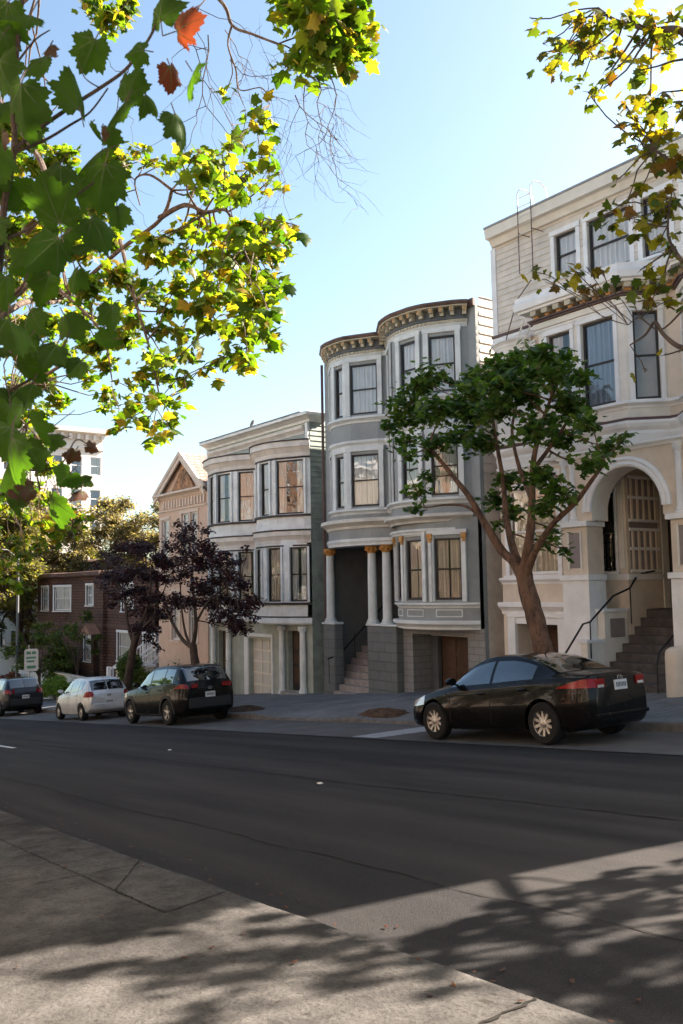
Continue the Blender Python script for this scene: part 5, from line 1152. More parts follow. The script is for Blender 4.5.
sedan = dict(L=4.53, W=1.78, H=1.44, paint="paint_black", R=.335, ax=(.90, 3.60), rr=.70, gh=(1.1, 4.0), spokes=10,
    top=[(0, .52), (.06, .66), (.3, .78), (.8, .90), (1.25, .99), (1.6, 1.18), (2.0, 1.375), (2.4, 1.44), (2.8, 1.435), (3.2, 1.37), (3.6, 1.235), (3.95, 1.11), (4.2, 1.085), (4.42, 1.075), (4.5, 1.03), (4.53, .98)],
    belt=[(0, .50), (.06, .60), (.3, .70), (.9, .83), (1.4, .905), (2.4, .955), (3.4, 1.01), (4.1, 1.03), (4.42, 1.01), (4.53, .92)],
    wid=[(0, .60), (.05, .72), (.15, .83), (.35, .92), (.8, .985), (1.6, 1), (3.2, 1), (3.8, .985), (4.15, .95), (4.35, .88), (4.46, .80), (4.53, .70)],
    bot=[(0, .30), (.1, .22), (.5, .19), (2, .18), (4.0, .19), (4.4, .26), (4.53, .36)],
    side_glass=[(1.42, 2.40), (2.47, 3.42)], ws=(1.28, 2.05, 11.75), rw=(3.02, 3.88, 11.75), doors=(1.38, 2.43, 3.38), handles=(2.22, 3.2), mir=1.52, trim=None,
    tail=(3.95, 4.53, lambda x: .875 - .02 * (x - 4.0), lambda x: .885 + .115 * min(1, (x - 3.95) / .42)), tail_in=.20, lens=(.862, .905, .17), head=(.10, .62, lambda x: .56 + .10 * x, lambda x: .62 + .20 * min(1, x / .5)), plate_z=.80, badge_z=.985, ant=(3.0, 0), bump_h=.07, bumper="paint_black")
suv = dict(L=4.62, W=1.86, H=1.70, paint="paint_black", R=.36, ax=(.92, 3.62), rr=.76, gh=(1.1, 4.4), spokes=5, clad=True,
    top=[(0, .62), (.06, .88), (.3, 1.0), (.9, 1.10), (1.3, 1.17), (1.65, 1.38), (2.05, 1.60), (2.5, 1.69), (3.2, 1.70), (3.9, 1.66), (4.15, 1.60), (4.35, 1.40), (4.5, 1.16), (4.58, 1.05), (4.62, .98)],
    belt=[(0, .6), (.06, .82), (.3, .93), (.9, 1.0), (1.5, 1.05), (2.6, 1.09), (3.6, 1.15), (4.3, 1.17), (4.5, 1.10), (4.62, .95)],
    wid=[(0, .66), (.05, .78), (.15, .87), (.35, .94), (.8, .99), (1.6, 1), (3.4, 1), (4.0, .985), (4.3, .95), (4.5, .88), (4.62, .78)],
    bot=[(0, .38), (.1, .28), (.5, .24), (2, .23), (4.0, .24), (4.4, .32), (4.62, .42)],
    side_glass=[(1.48, 2.38), (2.45, 3.32), (3.38, 3.95)], ws=(1.36, 2.1, 11.75), rw=(4.08, 4.46, 11.6), doors=(1.42, 2.41, 3.34), handles=(2.2, 3.15), mir=1.6, trim=None,
    tail=(4.12, 4.62, lambda x: 1.02, lambda x: 1.045 + .09 * min(1, (x - 4.12) / .25)), tail_in=.20, lens=None, head=(.1, .6, lambda x: .80, lambda x: .86 + .08 * min(1, x / .4)), plate_z=.74, badge_z=1.0, ant=(3.9, 0), bump_h=.28, wiper=(4.42, 1.22))
hatch = dict(L=3.80, W=1.68, H=1.50, paint="paint_silver", R=.29, ax=(.72, 3.17), rr=.74, gh=(.8, 3.7), spokes=9,
    top=[(0, .52), (.06, .68), (.25, .82), (.65, .95), (.95, 1.04), (1.3, 1.26), (1.7, 1.44), (2.1, 1.50), (2.7, 1.49), (3.2, 1.43), (3.45, 1.37), (3.6, 1.18), (3.7, 1.02), (3.76, .95), (3.80, .88)],
    belt=[(0, .5), (.06, .62), (.25, .74), (.8, .87), (1.3, .93), (2.4, .98), (3.2, 1.05), (3.6, 1.04), (3.72, .95), (3.8, .85)],
    wid=[(0, .62), (.05, .74), (.15, .84), (.35, .93), (.8, .99), (1.6, 1), (2.9, 1), (3.3, .985), (3.55, .95), (3.7, .88), (3.8, .78)],
    bot=[(0, .28), (.1, .22), (.5, .19), (2, .18), (3.3, .19), (3.6, .26), (3.8, .36)],
    side_glass=[(1.12, 1.95), (2.01, 2.8), (2.86, 3.2)], ws=(1.02, 1.72, 11.75), rw=(3.42, 3.69, 11.5), doors=(1.05, 1.98, 2.8), handles=(1.8, 2.65), mir=1.22, trim=None,
    tail=(3.44, 3.80, lambda x: .80, lambda x: .86 + .14 * min(1, (x - 3.44) / .15)), tail_in=.03, lens=None, head=(.1, .6, lambda x: .60, lambda x: .68 + .12 * min(1, x / .4)), plate_z=.55, badge_z=.84, ant=(3.2, 0), bump_h=.16, bumper="paint_silver", wiper=(3.66, 1.0))
cross = dict(suv); cross.update(L=4.62, H=1.66, paint="paint_charcoal", spokes=10, clad=False, tail=(4.15, 4.62, lambda x: .98, lambda x: 1.02 + .14 * min(1, (x - 4.12) / .2)), tail_in=.10)
def put(C, xr, yn, label):
    """xr: x of the rear axle, yn: y of the near flank"""
    X0 = xr - C['ax'][1] ; return car(C, (X0, yn + C['W'] / 2, zp(X0, 12) + 0.004), label)
sd_ = put(sedan, -9.92, 11.06, "glossy black saloon with multi spoke alloy wheels parked before the cream arched house")
sd_.scale = (.975, 1, 1)
put(suv, -24.4, 11.15, "black sport utility car with dark cladding parked uphill of the small silver hatchback")
put(hatch, -31.85, 11.25, "small silver hatchback parked between the black sport utility car and the far left dark car")
put(cross, -42.5, 11.25, "dark charcoal crossover car cut by the left edge of the picture, farthest down the hill")
# ------------------------------------------------------------------ trees and plants
MAPLE = [(0, -.02), (.16, -.05), (.34, -.02), (.30, .14), (.52, .22), (.40, .36), (.50, .56), (.28, .55), (.20, .66), (.11, .86), (0, 1.0)]
MAPLE = MAPLE + [(-x, y) for x, y in MAPLE[1:-1][::-1]]
HEX = [(0, 0), (.22, .25), (.26, .55), (0, 1.0), (-.26, .55), (-.22, .25)]
STAR = [(0, 0), (.32, .05), (.22, .22), (.46, .40), (.24, .50), (.26, .76), (0, 1.0), (-.26, .76), (-.24, .50), (-.46, .40), (-.22, .22), (-.32, .05)]
def leaves_mesh(name, pos, size, tmpl, m, parent=None, up=0.9, fold=0.15, rng=None, droop=0.5, loc=None):
    """pos (n,3): one small leaf per row, random tilt, folded a little along its midrib"""
    rng = rng or np.random.default_rng(len(pos)); n = len(pos); T = np.array([(x, y, -fold * abs(x) * 2 + 0.0) for x, y in tmpl]); T[:, 2] -= .18 * (T[:, 1] - .3) ** 2
    k = len(T); T = np.vstack([T, [(0, .42, .03)]])
    nrm = rng.normal(size=(n, 3)); nrm[:, 2] = np.abs(nrm[:, 2]) + up; nrm /= np.linalg.norm(nrm, axis=1)[:, None]
    a = rng.normal(size=(n, 3)); a[:, 2] -= droop; a -= nrm * (a * nrm).sum(1)[:, None]; a /= np.linalg.norm(a, axis=1)[:, None]
    b = np.cross(a, nrm); s = size * rng.uniform(.6, 1.3, size=n)
    V = pos[:, None, :] + s[:, None, None] * (T[None, :, 0:1] * b[:, None, :] + T[None, :, 1:2] * a[:, None, :] + T[None, :, 2:3] * nrm[:, None, :])
    base = np.array(parent['_base']) if parent is not None else np.array(loc if loc is not None else (0, 0, 0)); V = (V - base).reshape(-1, 3)
    tri = np.array([[i, (i + 1) % k, k] for i in range(k)]); F = (tri[None] + (np.arange(n) * (k + 1))[:, None, None]).reshape(-1, 3)
    me = bpy.data.meshes.new(name); me.vertices.add(len(V)); me.vertices.foreach_set("co", V.ravel().astype(np.float32))
    me.loops.add(F.size); me.loops.foreach_set("vertex_index", F.ravel().astype(np.int32)); me.polygons.add(len(F)); me.polygons.foreach_set("loop_start", np.arange(0, F.size, 3, dtype=np.int32)); me.polygons.foreach_set("loop_total", np.full(len(F), 3, dtype=np.int32))
    me.materials.append(MATS[m]); me.polygons.foreach_set("use_smooth", np.ones(len(F), dtype=bool)); me.update(calc_edges=True); me.validate()
    o = bpy.data.objects.new(name, me); COL.objects.link(o)
    if parent is not None: o.parent = parent
    else: o.location = base
    o['_base'] = tuple(float(v) for v in base)
    return o
def wob(a, b, n, amp, r):
    a, b = Vector(a), Vector(b); L = (b - a).length; P = [a]
    for i in range(1, n): P.append(a.lerp(b, i / n) + Vector((r.gauss(0, 1), r.gauss(0, 1), r.gauss(0, .7))) * amp * L * math.sin(PI * i / n))
    P.append(b); return P
def smooth_line(P, sub=4):
    P = [Vector(p) for p in P]; out = []
    for i in range(len(P) - 1):
        p0, p1, p2, p3 = P[max(0, i - 1)], P[i], P[i + 1], P[min(len(P) - 1, i + 2)]
        for k in range(sub):
            t = k / sub; out.append(.5 * ((2 * p1) + (p2 - p0) * t + (2 * p0 - 5 * p1 + 4 * p2 - p3) * t * t + (3 * p1 - p0 - 3 * p2 + p3) * t ** 3))
    out.append(P[-1]); return out
def tree(name, base, label, cat, group, limbs, clumps, lsize, tmpl, lmat, bmat, dens=1.0, seed=1, up=.9, droop=.5, twigr=.006, trunk_n=1, flat=.75, conn=.022, split=None):
    """limbs: [(points, r0, r1)], the first being the trunk; clumps: [(centre, radius, leaf count)]"""
    r = random.Random(seed); rng = np.random.default_rng(seed)
    t = thing(name, base, label, cat, group); nodes = []
    for i, (P, r0, r1) in enumerate(limbs):
        Q = smooth_line(P, 5); n = len(Q); rad = [r0 + (r1 - r0) * (k / (n - 1)) ** .8 for k in range(n)]
        if i == 0:
            rad = [a * (1 + .55 * math.exp(-k / 2.2)) for k, a in enumerate(rad)]
        rad = [a * (1 + r.uniform(-.05, .05)) for a in rad]
        mb = MB(); mb.tube(Q, rad, bmat, 12 if r0 > .05 else 7); mb.build("trunk" if i == 0 else "limb", t, smooth=True)
        if i or len(limbs) == 1: nodes += [(q, rad[k]) for k, q in enumerate(Q) if k > n * .25]
    br = MB(); allp = []
    for c, R, cnt in clumps:
        c = Vector(c); q, qr = min(nodes, key=lambda e: (e[0] - c).length + max(0, e[0].z - c.z) * .2)
        n_ = max(3, int((c - q).length / .5)); P = smooth_line(wob(q, c, n_, .05, r), 2); k = len(P)
        r0 = min(qr * .7, conn * (1 + (c - q).length * .25)); rad = [r0 + (twigr * 1.4 - r0) * (i / (k - 1)) for i in range(k)]
        if (c - q).length > .05: br.tube(P, rad, bmat, 6)
        nodes_local = P[-max(1, k // 3):]
        nt_ = max(4, int(cnt / 9)); tips = []
        for j in range(nt_):
            d = Vector((r.gauss(0, 1), r.gauss(0, 1), r.gauss(0, flat))).normalized() * R * (r.random() ** .4)
            e = c + Vector((d.x, d.y, d.z * flat)); s_ = nodes_local[r.randrange(len(nodes_local))]
            W_ = wob(s_, e, 3, .08, r); br.tube(W_, [twigr, twigr * .8, twigr * .6, twigr * .3], bmat, 4, cap=False); tips.append((s_, W_))
        m_ = int(cnt * dens)
        for _ in range(m_):
            s_, W_ = tips[r.randrange(nt_)]; f = 1.2 + 1.8 * r.random() ** .6; i = min(2, int(f)); p = W_[i].lerp(W_[i + 1], f - i) if i < 3 else W_[3]
            g = lsize * .55; allp.append((p.x + r.gauss(0, g), p.y + r.gauss(0, g), p.z + r.gauss(0, g * .8)))
    if br.v: br.build("branches", t, smooth=True)
    A = np.array(allp); leaves_mesh("foliage", A, lsize, tmpl, lmat, t, up=up, droop=droop, rng=rng)
    return t
def pxr(px, p): # radius in metres of px pixels at point p
    return px / FPX * (p - CAM).dot(FW)
def cl(L, Y, k, jit, seed, dy=0.0):
    r = random.Random(seed); out = []
    for (x, y, s) in L:
        yy = Y + r.uniform(-jit, jit) + dy; p = at(x, y, yy); R = pxr(s, p); out.append((p, R, int(k * (s ** 2))))
    return out
# street tree behind the black saloon
Yt = 14.2; A_ = lambda x, y, d=0: at(x, y, Yt + d)
bx = A_(549, 690); bz = zf(bx.x, Yt)
limbs = [([(bx.x + .02, Yt, bz - .1), A_(546, 665), A_(541, 640), A_(533, 610), A_(526, 585), A_(523, 566)], .215, .18),
  ([A_(526, 585), A_(514, 562, -.05), A_(502, 551, -.1), A_(484, 522, -.3), A_(470, 498, -.4), A_(452, 475, -.5), A_(430, 448, -.6)], .13, .04),
  ([A_(523, 572), A_(512, 545, .2), A_(506, 515, .4), A_(503, 480, .6), A_(496, 440, .8), A_(490, 400, .9)], .10, .03),
  ([A_(524, 572), A_(530, 535), A_(532, 500), A_(533, 465, -.1), A_(540, 430, -.2), A_(552, 395, -.3)], .12, .03),
  ([A_(526, 578), A_(535, 552, -.2), A_(552, 525, -.4), A_(575, 503, -.6), A_(592, 480, -.7), A_(605, 462, -.8)], .085, .03),
  ([A_(480, 516, -.3), A_(465, 506, -.2), A_(445, 505, -.1), A_(425, 508, 0)], .045, .015),
  ([A_(532, 500), A_(520, 470, .5), A_(512, 430, .8), A_(520, 395, 1.0)], .06, .025),
  ([A_(533, 470), A_(548, 450, .4), A_(565, 425, .6), A_(580, 395, .6)], .055, .02)]
CL = [(398, 402, 22), (415, 388, 20), (432, 378, 24), (455, 370, 22), (478, 378, 22), (500, 370, 24), (520, 358, 20), (540, 352, 16), (560, 362, 20), (578, 378, 18), (590, 398, 16), (392, 425, 14), (410, 420, 24), (440, 408, 26), (465, 412, 28), (495, 405, 28), (525, 392, 26), (550, 388, 24), (570, 405, 24), (588, 420, 14), (405, 440, 14), (430, 445, 18), (455, 438, 20), (480, 440, 22), (510, 438, 22), (540, 425, 24), (560, 440, 20), (405, 458, 8), (418, 490, 12), (428, 475, 10), (412, 508, 9), (490, 470, 20), (512, 478, 18), (545, 475, 20), (560, 490, 18), (498, 500, 16), (515, 512, 14), (545, 508, 14), (560, 468, 16), (540, 545, 11), (562, 548, 9), (552, 530, 9), (598, 462, 13), (612, 448, 14), (622, 438, 8), (600, 476, 10), (588, 470, 8), (500, 525, 8), (535, 372, 18), (470, 392, 20), (505, 385, 22), (553, 375, 18)]
tree("street_tree", (bx.x, Yt, bz), "leafy green street tree with forked brown trunk rising behind the black saloon", "tree", "street trees", limbs, cl([e for i, e in enumerate(CL) if i % 7 != 3], Yt, .37, 1.3, 5, -.1), .172, STAR, "leaf_street", "bark_plane", seed=11)
# two purple leaved trees by the dark sport utility car
Yp = 14.1; B_ = lambda x, y, d=0: at(x, y, Yp + d)
def ptree(base, limbs, CLp, label, seed, k=1.5):
    b = B_(*base); z = zf(b.x, Yp)
    limbs[0] = ([(b.x, Yp, z - .1)] + limbs[0][0], limbs[0][1], limbs[0][2])
    tree("plum_tree", (b.x, Yp, z), label, "tree", "purple leaved trees", limbs, cl(CLp + [(x + 5, y + 6, s_) for x, y, s_ in CLp[::2]], Yp, k * .95, 1.1, seed), .125, HEX, "leaf_purple", "bark_dark", seed=seed, twigr=.008, conn=.02)
ptree((196, 690), [([B_(196, 672), B_(194, 655), B_(193, 645)], .17, .13), ([B_(193, 648), B_(183, 640), B_(172, 622), B_(165, 605), B_(156, 590)], .085, .03), ([B_(193, 646), B_(196, 625), B_(194, 600), B_(192, 575), B_(196, 545)], .085, .02), ([B_(193, 650), B_(186, 635), B_(182, 612), B_(180, 580)], .06, .02), ([B_(195, 625), B_(208, 602), B_(225, 588), B_(242, 575)], .05, .015)],
  [(165, 560, 12), (172, 545, 12), (182, 535, 12), (192, 528, 10), (205, 545, 12), (178, 560, 14), (190, 552, 13), (200, 565, 14), (212, 558, 10), (185, 575, 14), (198, 585, 14), (215, 580, 13), (228, 572, 12), (240, 585, 12), (250, 598, 10), (170, 580, 12), (175, 598, 12), (190, 602, 12), (208, 600, 12), (222, 598, 13), (236, 602, 12), (246, 612, 9), (228, 615, 12), (215, 618, 10), (242, 625, 8), (255, 620, 6), (232, 628, 7), (166, 610, 8), (160, 595, 9), (205, 530, 8), (226, 556, 8), (240, 560, 6), (178, 525, 7), (246, 548, 4)], "purple leaved tree with forked trunk rising behind the black sport utility car", 21)
ptree((126, 705), [([B_(127, 690), B_(130, 668), B_(134, 645), B_(140, 625)], .20, .12), ([B_(134, 645), B_(128, 625), B_(126, 605), B_(122, 588)], .08, .03), ([B_(138, 630), B_(146, 612), B_(150, 590), B_(152, 565)], .09, .03), ([B_(138, 632), B_(152, 618), B_(160, 600), B_(166, 585)], .05, .02)],
  [(112, 560, 12), (122, 548, 13), (135, 545, 14), (148, 548, 14), (158, 556, 12), (105, 575, 10), (118, 575, 14), (132, 570, 15), (146, 572, 15), (158, 578, 12), (112, 592, 10), (126, 592, 12), (140, 592, 14), (152, 598, 12), (145, 610, 12), (132, 610, 10), (148, 625, 10), (136, 628, 9), (160, 612, 9), (104, 552, 7), (152, 640, 6), (96, 565, 6), (98, 580, 6), (112, 604, 7)], "dense purple leaved tree with a leaning dark trunk beside the silver hatchback", 22, 1.9)
# sycamore on the far pavement past the right edge: its branches hang in from the right
Ys = 12.7; C_ = lambda x, y, d=0: at(x, y, Ys + d)
sb = Vector((-4.9, 13.9, 0)); sz = zf(sb.x, sb.y)
limbs = [([(sb.x, sb.y, sz - .1), (-4.9, 13.9, 1.5), (-4.8, 13.8, 3.5), (-4.9, 13.7, 5.0)], .24, .18),
  ([(-4.9, 13.7, 5.0), (-6.2, 13.2, 6.9), (-7.6, 12.8, 8.0), C_(700, 70), C_(683, 32), C_(655, 30), C_(636, 26), C_(615, 20), C_(598, 8)], .12, .02),
  ([(-4.9, 13.7, 5.0), (-5.8, 13.0, 6.0), C_(740, 260), C_(700, 190), C_(675, 165), C_(655, 150)], .09, .02),
  ([(-4.9, 13.8, 4.8), (-6.4, 13.0, 4.9), C_(720, 350), C_(683, 348), C_(664, 335), C_(655, 322), C_(645, 335), C_(630, 345)], .07, .012),
  ([C_(683, 262), C_(668, 235), C_(672, 190)], .035, .012), ([C_(683, 310), C_(660, 330), C_(640, 318), C_(628, 325)], .02, .008),
  ([(-4.9, 13.7, 5.0), (-4.0, 13.0, 6.5), (-3.0, 12.3, 7.8)], .12, .04), ([(-4.9, 13.7, 5.0), (-4.0, 14.4, 6.7), (-2.5, 14.6, 8.2)], .12, .04), ([(-4.9, 13.7, 5.0), (-5.0, 13.6, 7.5), (-4.6, 13.4, 9.5)], .12, .04), ([(-4.9, 13.7, 4.2), (-3.2, 13.2, 5.2), (-1.2, 12.9, 6.0)], .09, .03)]
CR = [(530, 18, 7), (543, 44, 9), (556, 60, 9), (545, 68, 6), (578, 18, 11), (590, 28, 12), (603, 22, 12), (568, 46, 10), (585, 50, 12), (600, 42, 11), (615, 55, 12), (628, 20, 12), (642, 45, 12), (655, 25, 11), (668, 50, 14), (678, 20, 12), (640, 70, 10), (588, 92, 9), (582, 80, 7), (597, 96, 6), (608, 75, 7), (626, 105, 10), (637, 118, 12), (650, 102, 11), (662, 92, 12), (676, 112, 12), (665, 130, 11), (648, 132, 11), (638, 150, 9), (655, 158, 11), (672, 165, 12), (618, 205, 8), (600, 218, 9), (610, 228, 7), (635, 222, 9), (650, 214, 10), (665, 218, 12), (640, 190, 8), (660, 195, 10), (678, 200, 10), (534, 272, 7), (545, 279, 6), (563, 283, 8), (576, 272, 8), (590, 284, 9), (603, 270, 6), (588, 268, 6), (640, 270, 9), (655, 290, 10), (648, 300, 8), (665, 275, 8), (672, 300, 8), (676, 250, 8), (660, 240, 9), (632, 300, 6), (665, 355, 5), (645, 372, 4), (560, 75, 6), (616, 180, 6), (628, 135, 7), (604, 88, 5)]
crr = cl(CR, Ys, .11, .7, 31)
rr_ = random.Random(9)
DK = [(430, 952, 30), (465, 930, 16), (410, 930, 10), (560, 897, 16), (600, 884, 20), (640, 880, 22), (678, 870, 20), (530, 908, 14), (500, 925, 12), (560, 968, 26), (610, 955, 26), (660, 945, 26), (600, 1005, 30), (650, 985, 30), (690, 965, 30), (540, 990, 22), (505, 958, 18), (690, 1010, 30), (645, 1020, 30), (700, 930, 20), (250, 962, 22), (355, 955, 18), (300, 1000, 20), (100, 962, 20), (160, 932, 30), (60, 935, 26), (15, 950, 22), (400, 1005, 20), (200, 1010, 15), (455, 985, 12), (120, 1008, 15), (320, 940, 10), (40, 1010, 14), (215, 985, 12), (720, 900, 18), (380, 985, 10), (640, 905, 8), (280, 978, 12), (590, 925, 8)]
for (x, y, s_) in DK: # clumps placed where their shade reaches the street between the patches of sun
    d = FW + RT * ((x - 341.5) / FPX) + UP * ((512 - y) / FPX); tt = (0.02 - CAM.z) / (d.z - SL * d.x); gq = CAM + d * tt
    dz = (rr_.uniform(12.2, 14.2) - gq.y) / 1.445; p = gq + sdir / sdir.z * dz; R = max(.14, s_ / FPX * (gq - CAM).dot(FW) * 1.15); crr.append((p, R, max(10, int(230 * R * R + 7))))
for k in range(9):
    while True:
        p = Vector((rr_.uniform(-1.0, 2.2), rr_.uniform(11.5, 15.5), rr_.uniform(4.8, 9.4)))
        if (p - Vector((.3, 13.3, 7.0))).length < 2.8: break
    crr.append((p, rr_.uniform(.4, .62), 60))
tree("sycamore_tree", (sb.x, sb.y, sz), "sycamore with yellowing leaves whose thin branches cross the cream house from the right edge", "tree", "sycamores", limbs, crr, .20, MAPLE, "leaf_autumn", "bark_mid", seed=33, up=.35, droop=.9, twigr=.007, conn=.018)
# sycamore on the near pavement past the left edge
nb = Vector((-8.9, 1.5, 0)); nz = zn(nb.x, nb.y); Yn = 4.3; D_ = lambda x, y, d=0: at(x, y, Yn + d)
limbs = [([(nb.x, nb.y, nz - .1), (-8.95, 1.5, 1.2), (-8.9, 1.6, 2.6), (-8.9, 1.8, 3.9)], .26, .20),
  ([(-8.9, 1.8, 3.8), (-9.2, 2.6, 4.6), D_(60, 300), D_(120, 250), D_(160, 220), D_(172, 190)], .038, .02),
  ([D_(160, 218), D_(185, 205), D_(205, 212), D_(225, 210), D_(234, 225)], .035, .01), ([D_(172, 190), D_(150, 175), D_(135, 180), D_(140, 205)], .02, .008),
  ([(-8.9, 1.8, 3.9), (-8.7, 2.8, 5.5), D_(-20, 60), D_(60, -30), D_(140, -60), D_(215, -5), D_(232, 25), D_(252, 34), D_(278, 44)], .038, .011),
  ([D_(232, 25), D_(228, 45), D_(236, 70), D_(240, 90), D_(262, 88), D_(270, 105)], .012, .004), ([D_(236, 70), D_(238, 90), D_(245, 108)], .008, .003),
  ([(-8.9, 1.8, 3.9), (-9.6, 3.2, 4.2), D_(10, 400), D_(40, 440)], .03, .012),
  ([D_(120, 240), D_(135, 300), D_(150, 350), D_(160, 400)], .03, .008), ([D_(60, 290), D_(100, 330), D_(112, 380)], .03, .008),
  ([D_(140, -60), D_(230, -70), D_(300, -40), D_(330, 10)], .05, .012)]
CN = [(285, 5, 14), (300, 20, 16), (318, 10, 18), (335, 25, 18), (352, 12, 17), (368, 25, 10), (345, 48, 16), (325, 50, 16), (305, 55, 13), (290, 62, 10), (332, 68, 11), (350, 66, 9), (362, 45, 10), (310, 75, 7), (95, 8, 13), (110, 22, 12), (125, 10, 10), (252, 112, 8), (262, 125, 9), (226, 92, 5), (222, 155, 6), (240, 150, 8), (248, 170, 10), (262, 158, 9), (270, 180, 10), (232, 145, 7),
  (165, 165, 8), (150, 160, 10), (180, 158, 10), (200, 152, 12), (215, 160, 10), (205, 172, 12), (228, 178, 10), (240, 190, 10), (135, 150, 10), (118, 160, 12), (112, 180, 12), (195, 190, 9), (215, 195, 8), (160, 240, 10), (180, 235, 10), (200, 235, 12), (220, 232, 12), (245, 228, 13), (265, 232, 13), (282, 235, 12), (295, 225, 7), (272, 252, 13), (255, 250, 13), (238, 250, 14), (215, 255, 13), (190, 255, 13), (165, 260, 13), (145, 250, 13), (230, 275, 14), (250, 275, 14), (270, 278, 13), (280, 292, 10), (205, 280, 13), (180, 285, 13), (155, 285, 14), (215, 300, 14), (240, 300, 14), (258, 305, 12), (270, 318, 10), (195, 308, 13), (170, 312, 13), (225, 325, 12), (245, 330, 13), (262, 338, 10), (272, 345, 7), (205, 332, 11), (180, 335, 12), (155, 330, 12), (238, 352, 11), (225, 360, 8), (248, 365, 8), (190, 355, 11), (170, 358, 11), (150, 355, 11), (205, 368, 8), (178, 378, 9), (160, 378, 10), (142, 375, 10), (128, 385, 9), (110, 390, 8), (150, 398, 11), (168, 402, 10), (135, 405, 10), (145, 422, 10), (162, 425, 9), (177, 420, 8), (130, 418, 8), (108, 405, 6), (172, 435, 6), (150, 436, 6), (116, 425, 5), (92, 378, 6),
  (10, 130, 16), (30, 140, 16), (12, 165, 18), (40, 165, 18), (65, 150, 12), (20, 195, 20), (50, 195, 20), (12, 225, 20), (40, 225, 20), (75, 215, 14), (100, 205, 12), (15, 255, 20), (45, 260, 20), (78, 250, 16), (105, 240, 14), (20, 290, 20), (55, 292, 20), (88, 285, 16), (120, 275, 14), (15, 320, 18), (50, 325, 18), (85, 315, 16), (115, 310, 15), (138, 300, 12), (25, 350, 18), (60, 350, 16), (95, 345, 14), (125, 338, 14), (15, 385, 16), (45, 380, 14), (80, 365, 12), (105, 362, 10), (20, 415, 14), (10, 440, 14), (35, 440, 10), (40, 410, 10), (60, 400, 8), (20, 465, 12), (45, 465, 10), (8, 490, 12), (30, 490, 9), (5, 115, 14), (135, 320, 12), (160, 300, 12)]
cnn = cl([e for e in CN if e[0] > 125], Yn, .20, .55, 41) + cl([e for e in CN if e[0] <= 125], Yn + .6, .62, .9, 42) + cl([(x, y, 13) for x, y in ((5, 505), (22, 512), (38, 520), (52, 528), (64, 536), (14, 540), (40, 548), (6, 562), (62, 512), (76, 522), (28, 560), (2, 590), (20, 585), (-10, 530), (50, 500))], Yn + .6, .16, .6, 43)
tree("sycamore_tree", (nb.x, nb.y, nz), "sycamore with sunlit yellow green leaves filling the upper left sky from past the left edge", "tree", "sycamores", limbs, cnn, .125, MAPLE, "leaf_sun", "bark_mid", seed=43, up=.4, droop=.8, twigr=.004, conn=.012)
ob = Vector((1.7, 1.9, 0)); oz = zn(ob.x, ob.y); nn_ = random.Random(4); oc = []  # unseen tree added so that its crown shades the low branch
for k in range(30):
    p = Vector((nn_.uniform(-2.2, .6), nn_.uniform(2.2, 5.0), nn_.uniform(3.9, 6.6)))
    if p.x / p.y > -.50: oc.append((p, nn_.uniform(.35, .5), 75))
for k in range(400): # wide canopy added overhead, out of view, to block skylight from the road
    p = Vector((nn_.uniform(-9, 3.5), nn_.uniform(-1.5, 8.0), nn_.uniform(8.2, 12.5))); v = p - CAM; zz = v.dot(FW)
    if zz > .5 and 512 - FPX * v.dot(UP) / zz > -95: continue
    if p.y > 6 and p.x > -2: continue
    if len(oc) < 120: oc.append((p, .75, 80))
tree("sycamore_tree", (ob.x, ob.y, oz), "sycamore right of the viewpoint, added out of frame to shade the low branch and road", "tree", "sycamores", [([(ob.x, ob.y, oz - .1), (1.7, 1.9, 1.5), (1.5, 2.2, 3.6)], .18, .12), ([(1.5, 2.2, 3.4), (.6, 2.8, 4.4), (-.6, 3.6, 5.2)], .07, .02), ([(1.5, 2.2, 3.4), (1.4, 3.0, 4.8), (.4, 4.2, 5.8)], .07, .02), ([(1.5, 2.2, 3.5), (1.0, 1.8, 5), (-.3, 2.4, 6)], .06, .02), ([(1.5, 2.2, 3.5), (1.2, 2, 6), (0, 2.4, 9.5)], .10, .03), ([(1.3, 2.1, 5), (-.5, 1.4, 8.6), (-4, 1.4, 10.8)], .08, .03), ([(1.5, 2.2, 5), (1.3, 3.5, 8), (0, 5, 10.8)], .08, .03)], oc, .20, MAPLE, "leaf_street", "bark_mid", seed=44, up=.5)
# fine bare twigs hanging from the top
t = thing("bare_branch", D_(240, 20), "leafless hanging twigs below the topmost leaf cluster against the sky", "branch"); mb = MB(); r = random.Random(12)
def bare(p, d, n, step, rad, depth):
    P = [p]
    for i in range(n): d = (d + Vector((r.gauss(0, .35), r.gauss(0, .35), r.gauss(0, .28) - .12))).normalized(); P.append(P[-1] + d * step)
    mb.tube(P, [rad * (1 - .7 * i / n) for i in range(n + 1)], "bark_mid", 5, cap=False)
    if depth:
        for i in range(1, n + 1):
            if r.random() < .62: bare(P[i], (d + Vector((r.gauss(0, .7), r.gauss(0, .7), r.gauss(0, .5) - .1))).normalized(), max(2, n - r.randint(1, 3)), step * .8, rad * .6, depth - 1)
for x, y in ((305, 85), (318, 78), (262, 100), (230, 60), (225, 30), (330, 75), (295, 95), (270, 130)): bare(D_(x, y), Vector((.05, 0, -1)), 8, .105, .0055, 2)
for x, y in ((205, 0), (208, 35), (130, 60)): bare(D_(x, y, -1.5), Vector((0, 0, -1)), 11, .10, .005, 1)
mb.build("twigs", t, smooth=True)
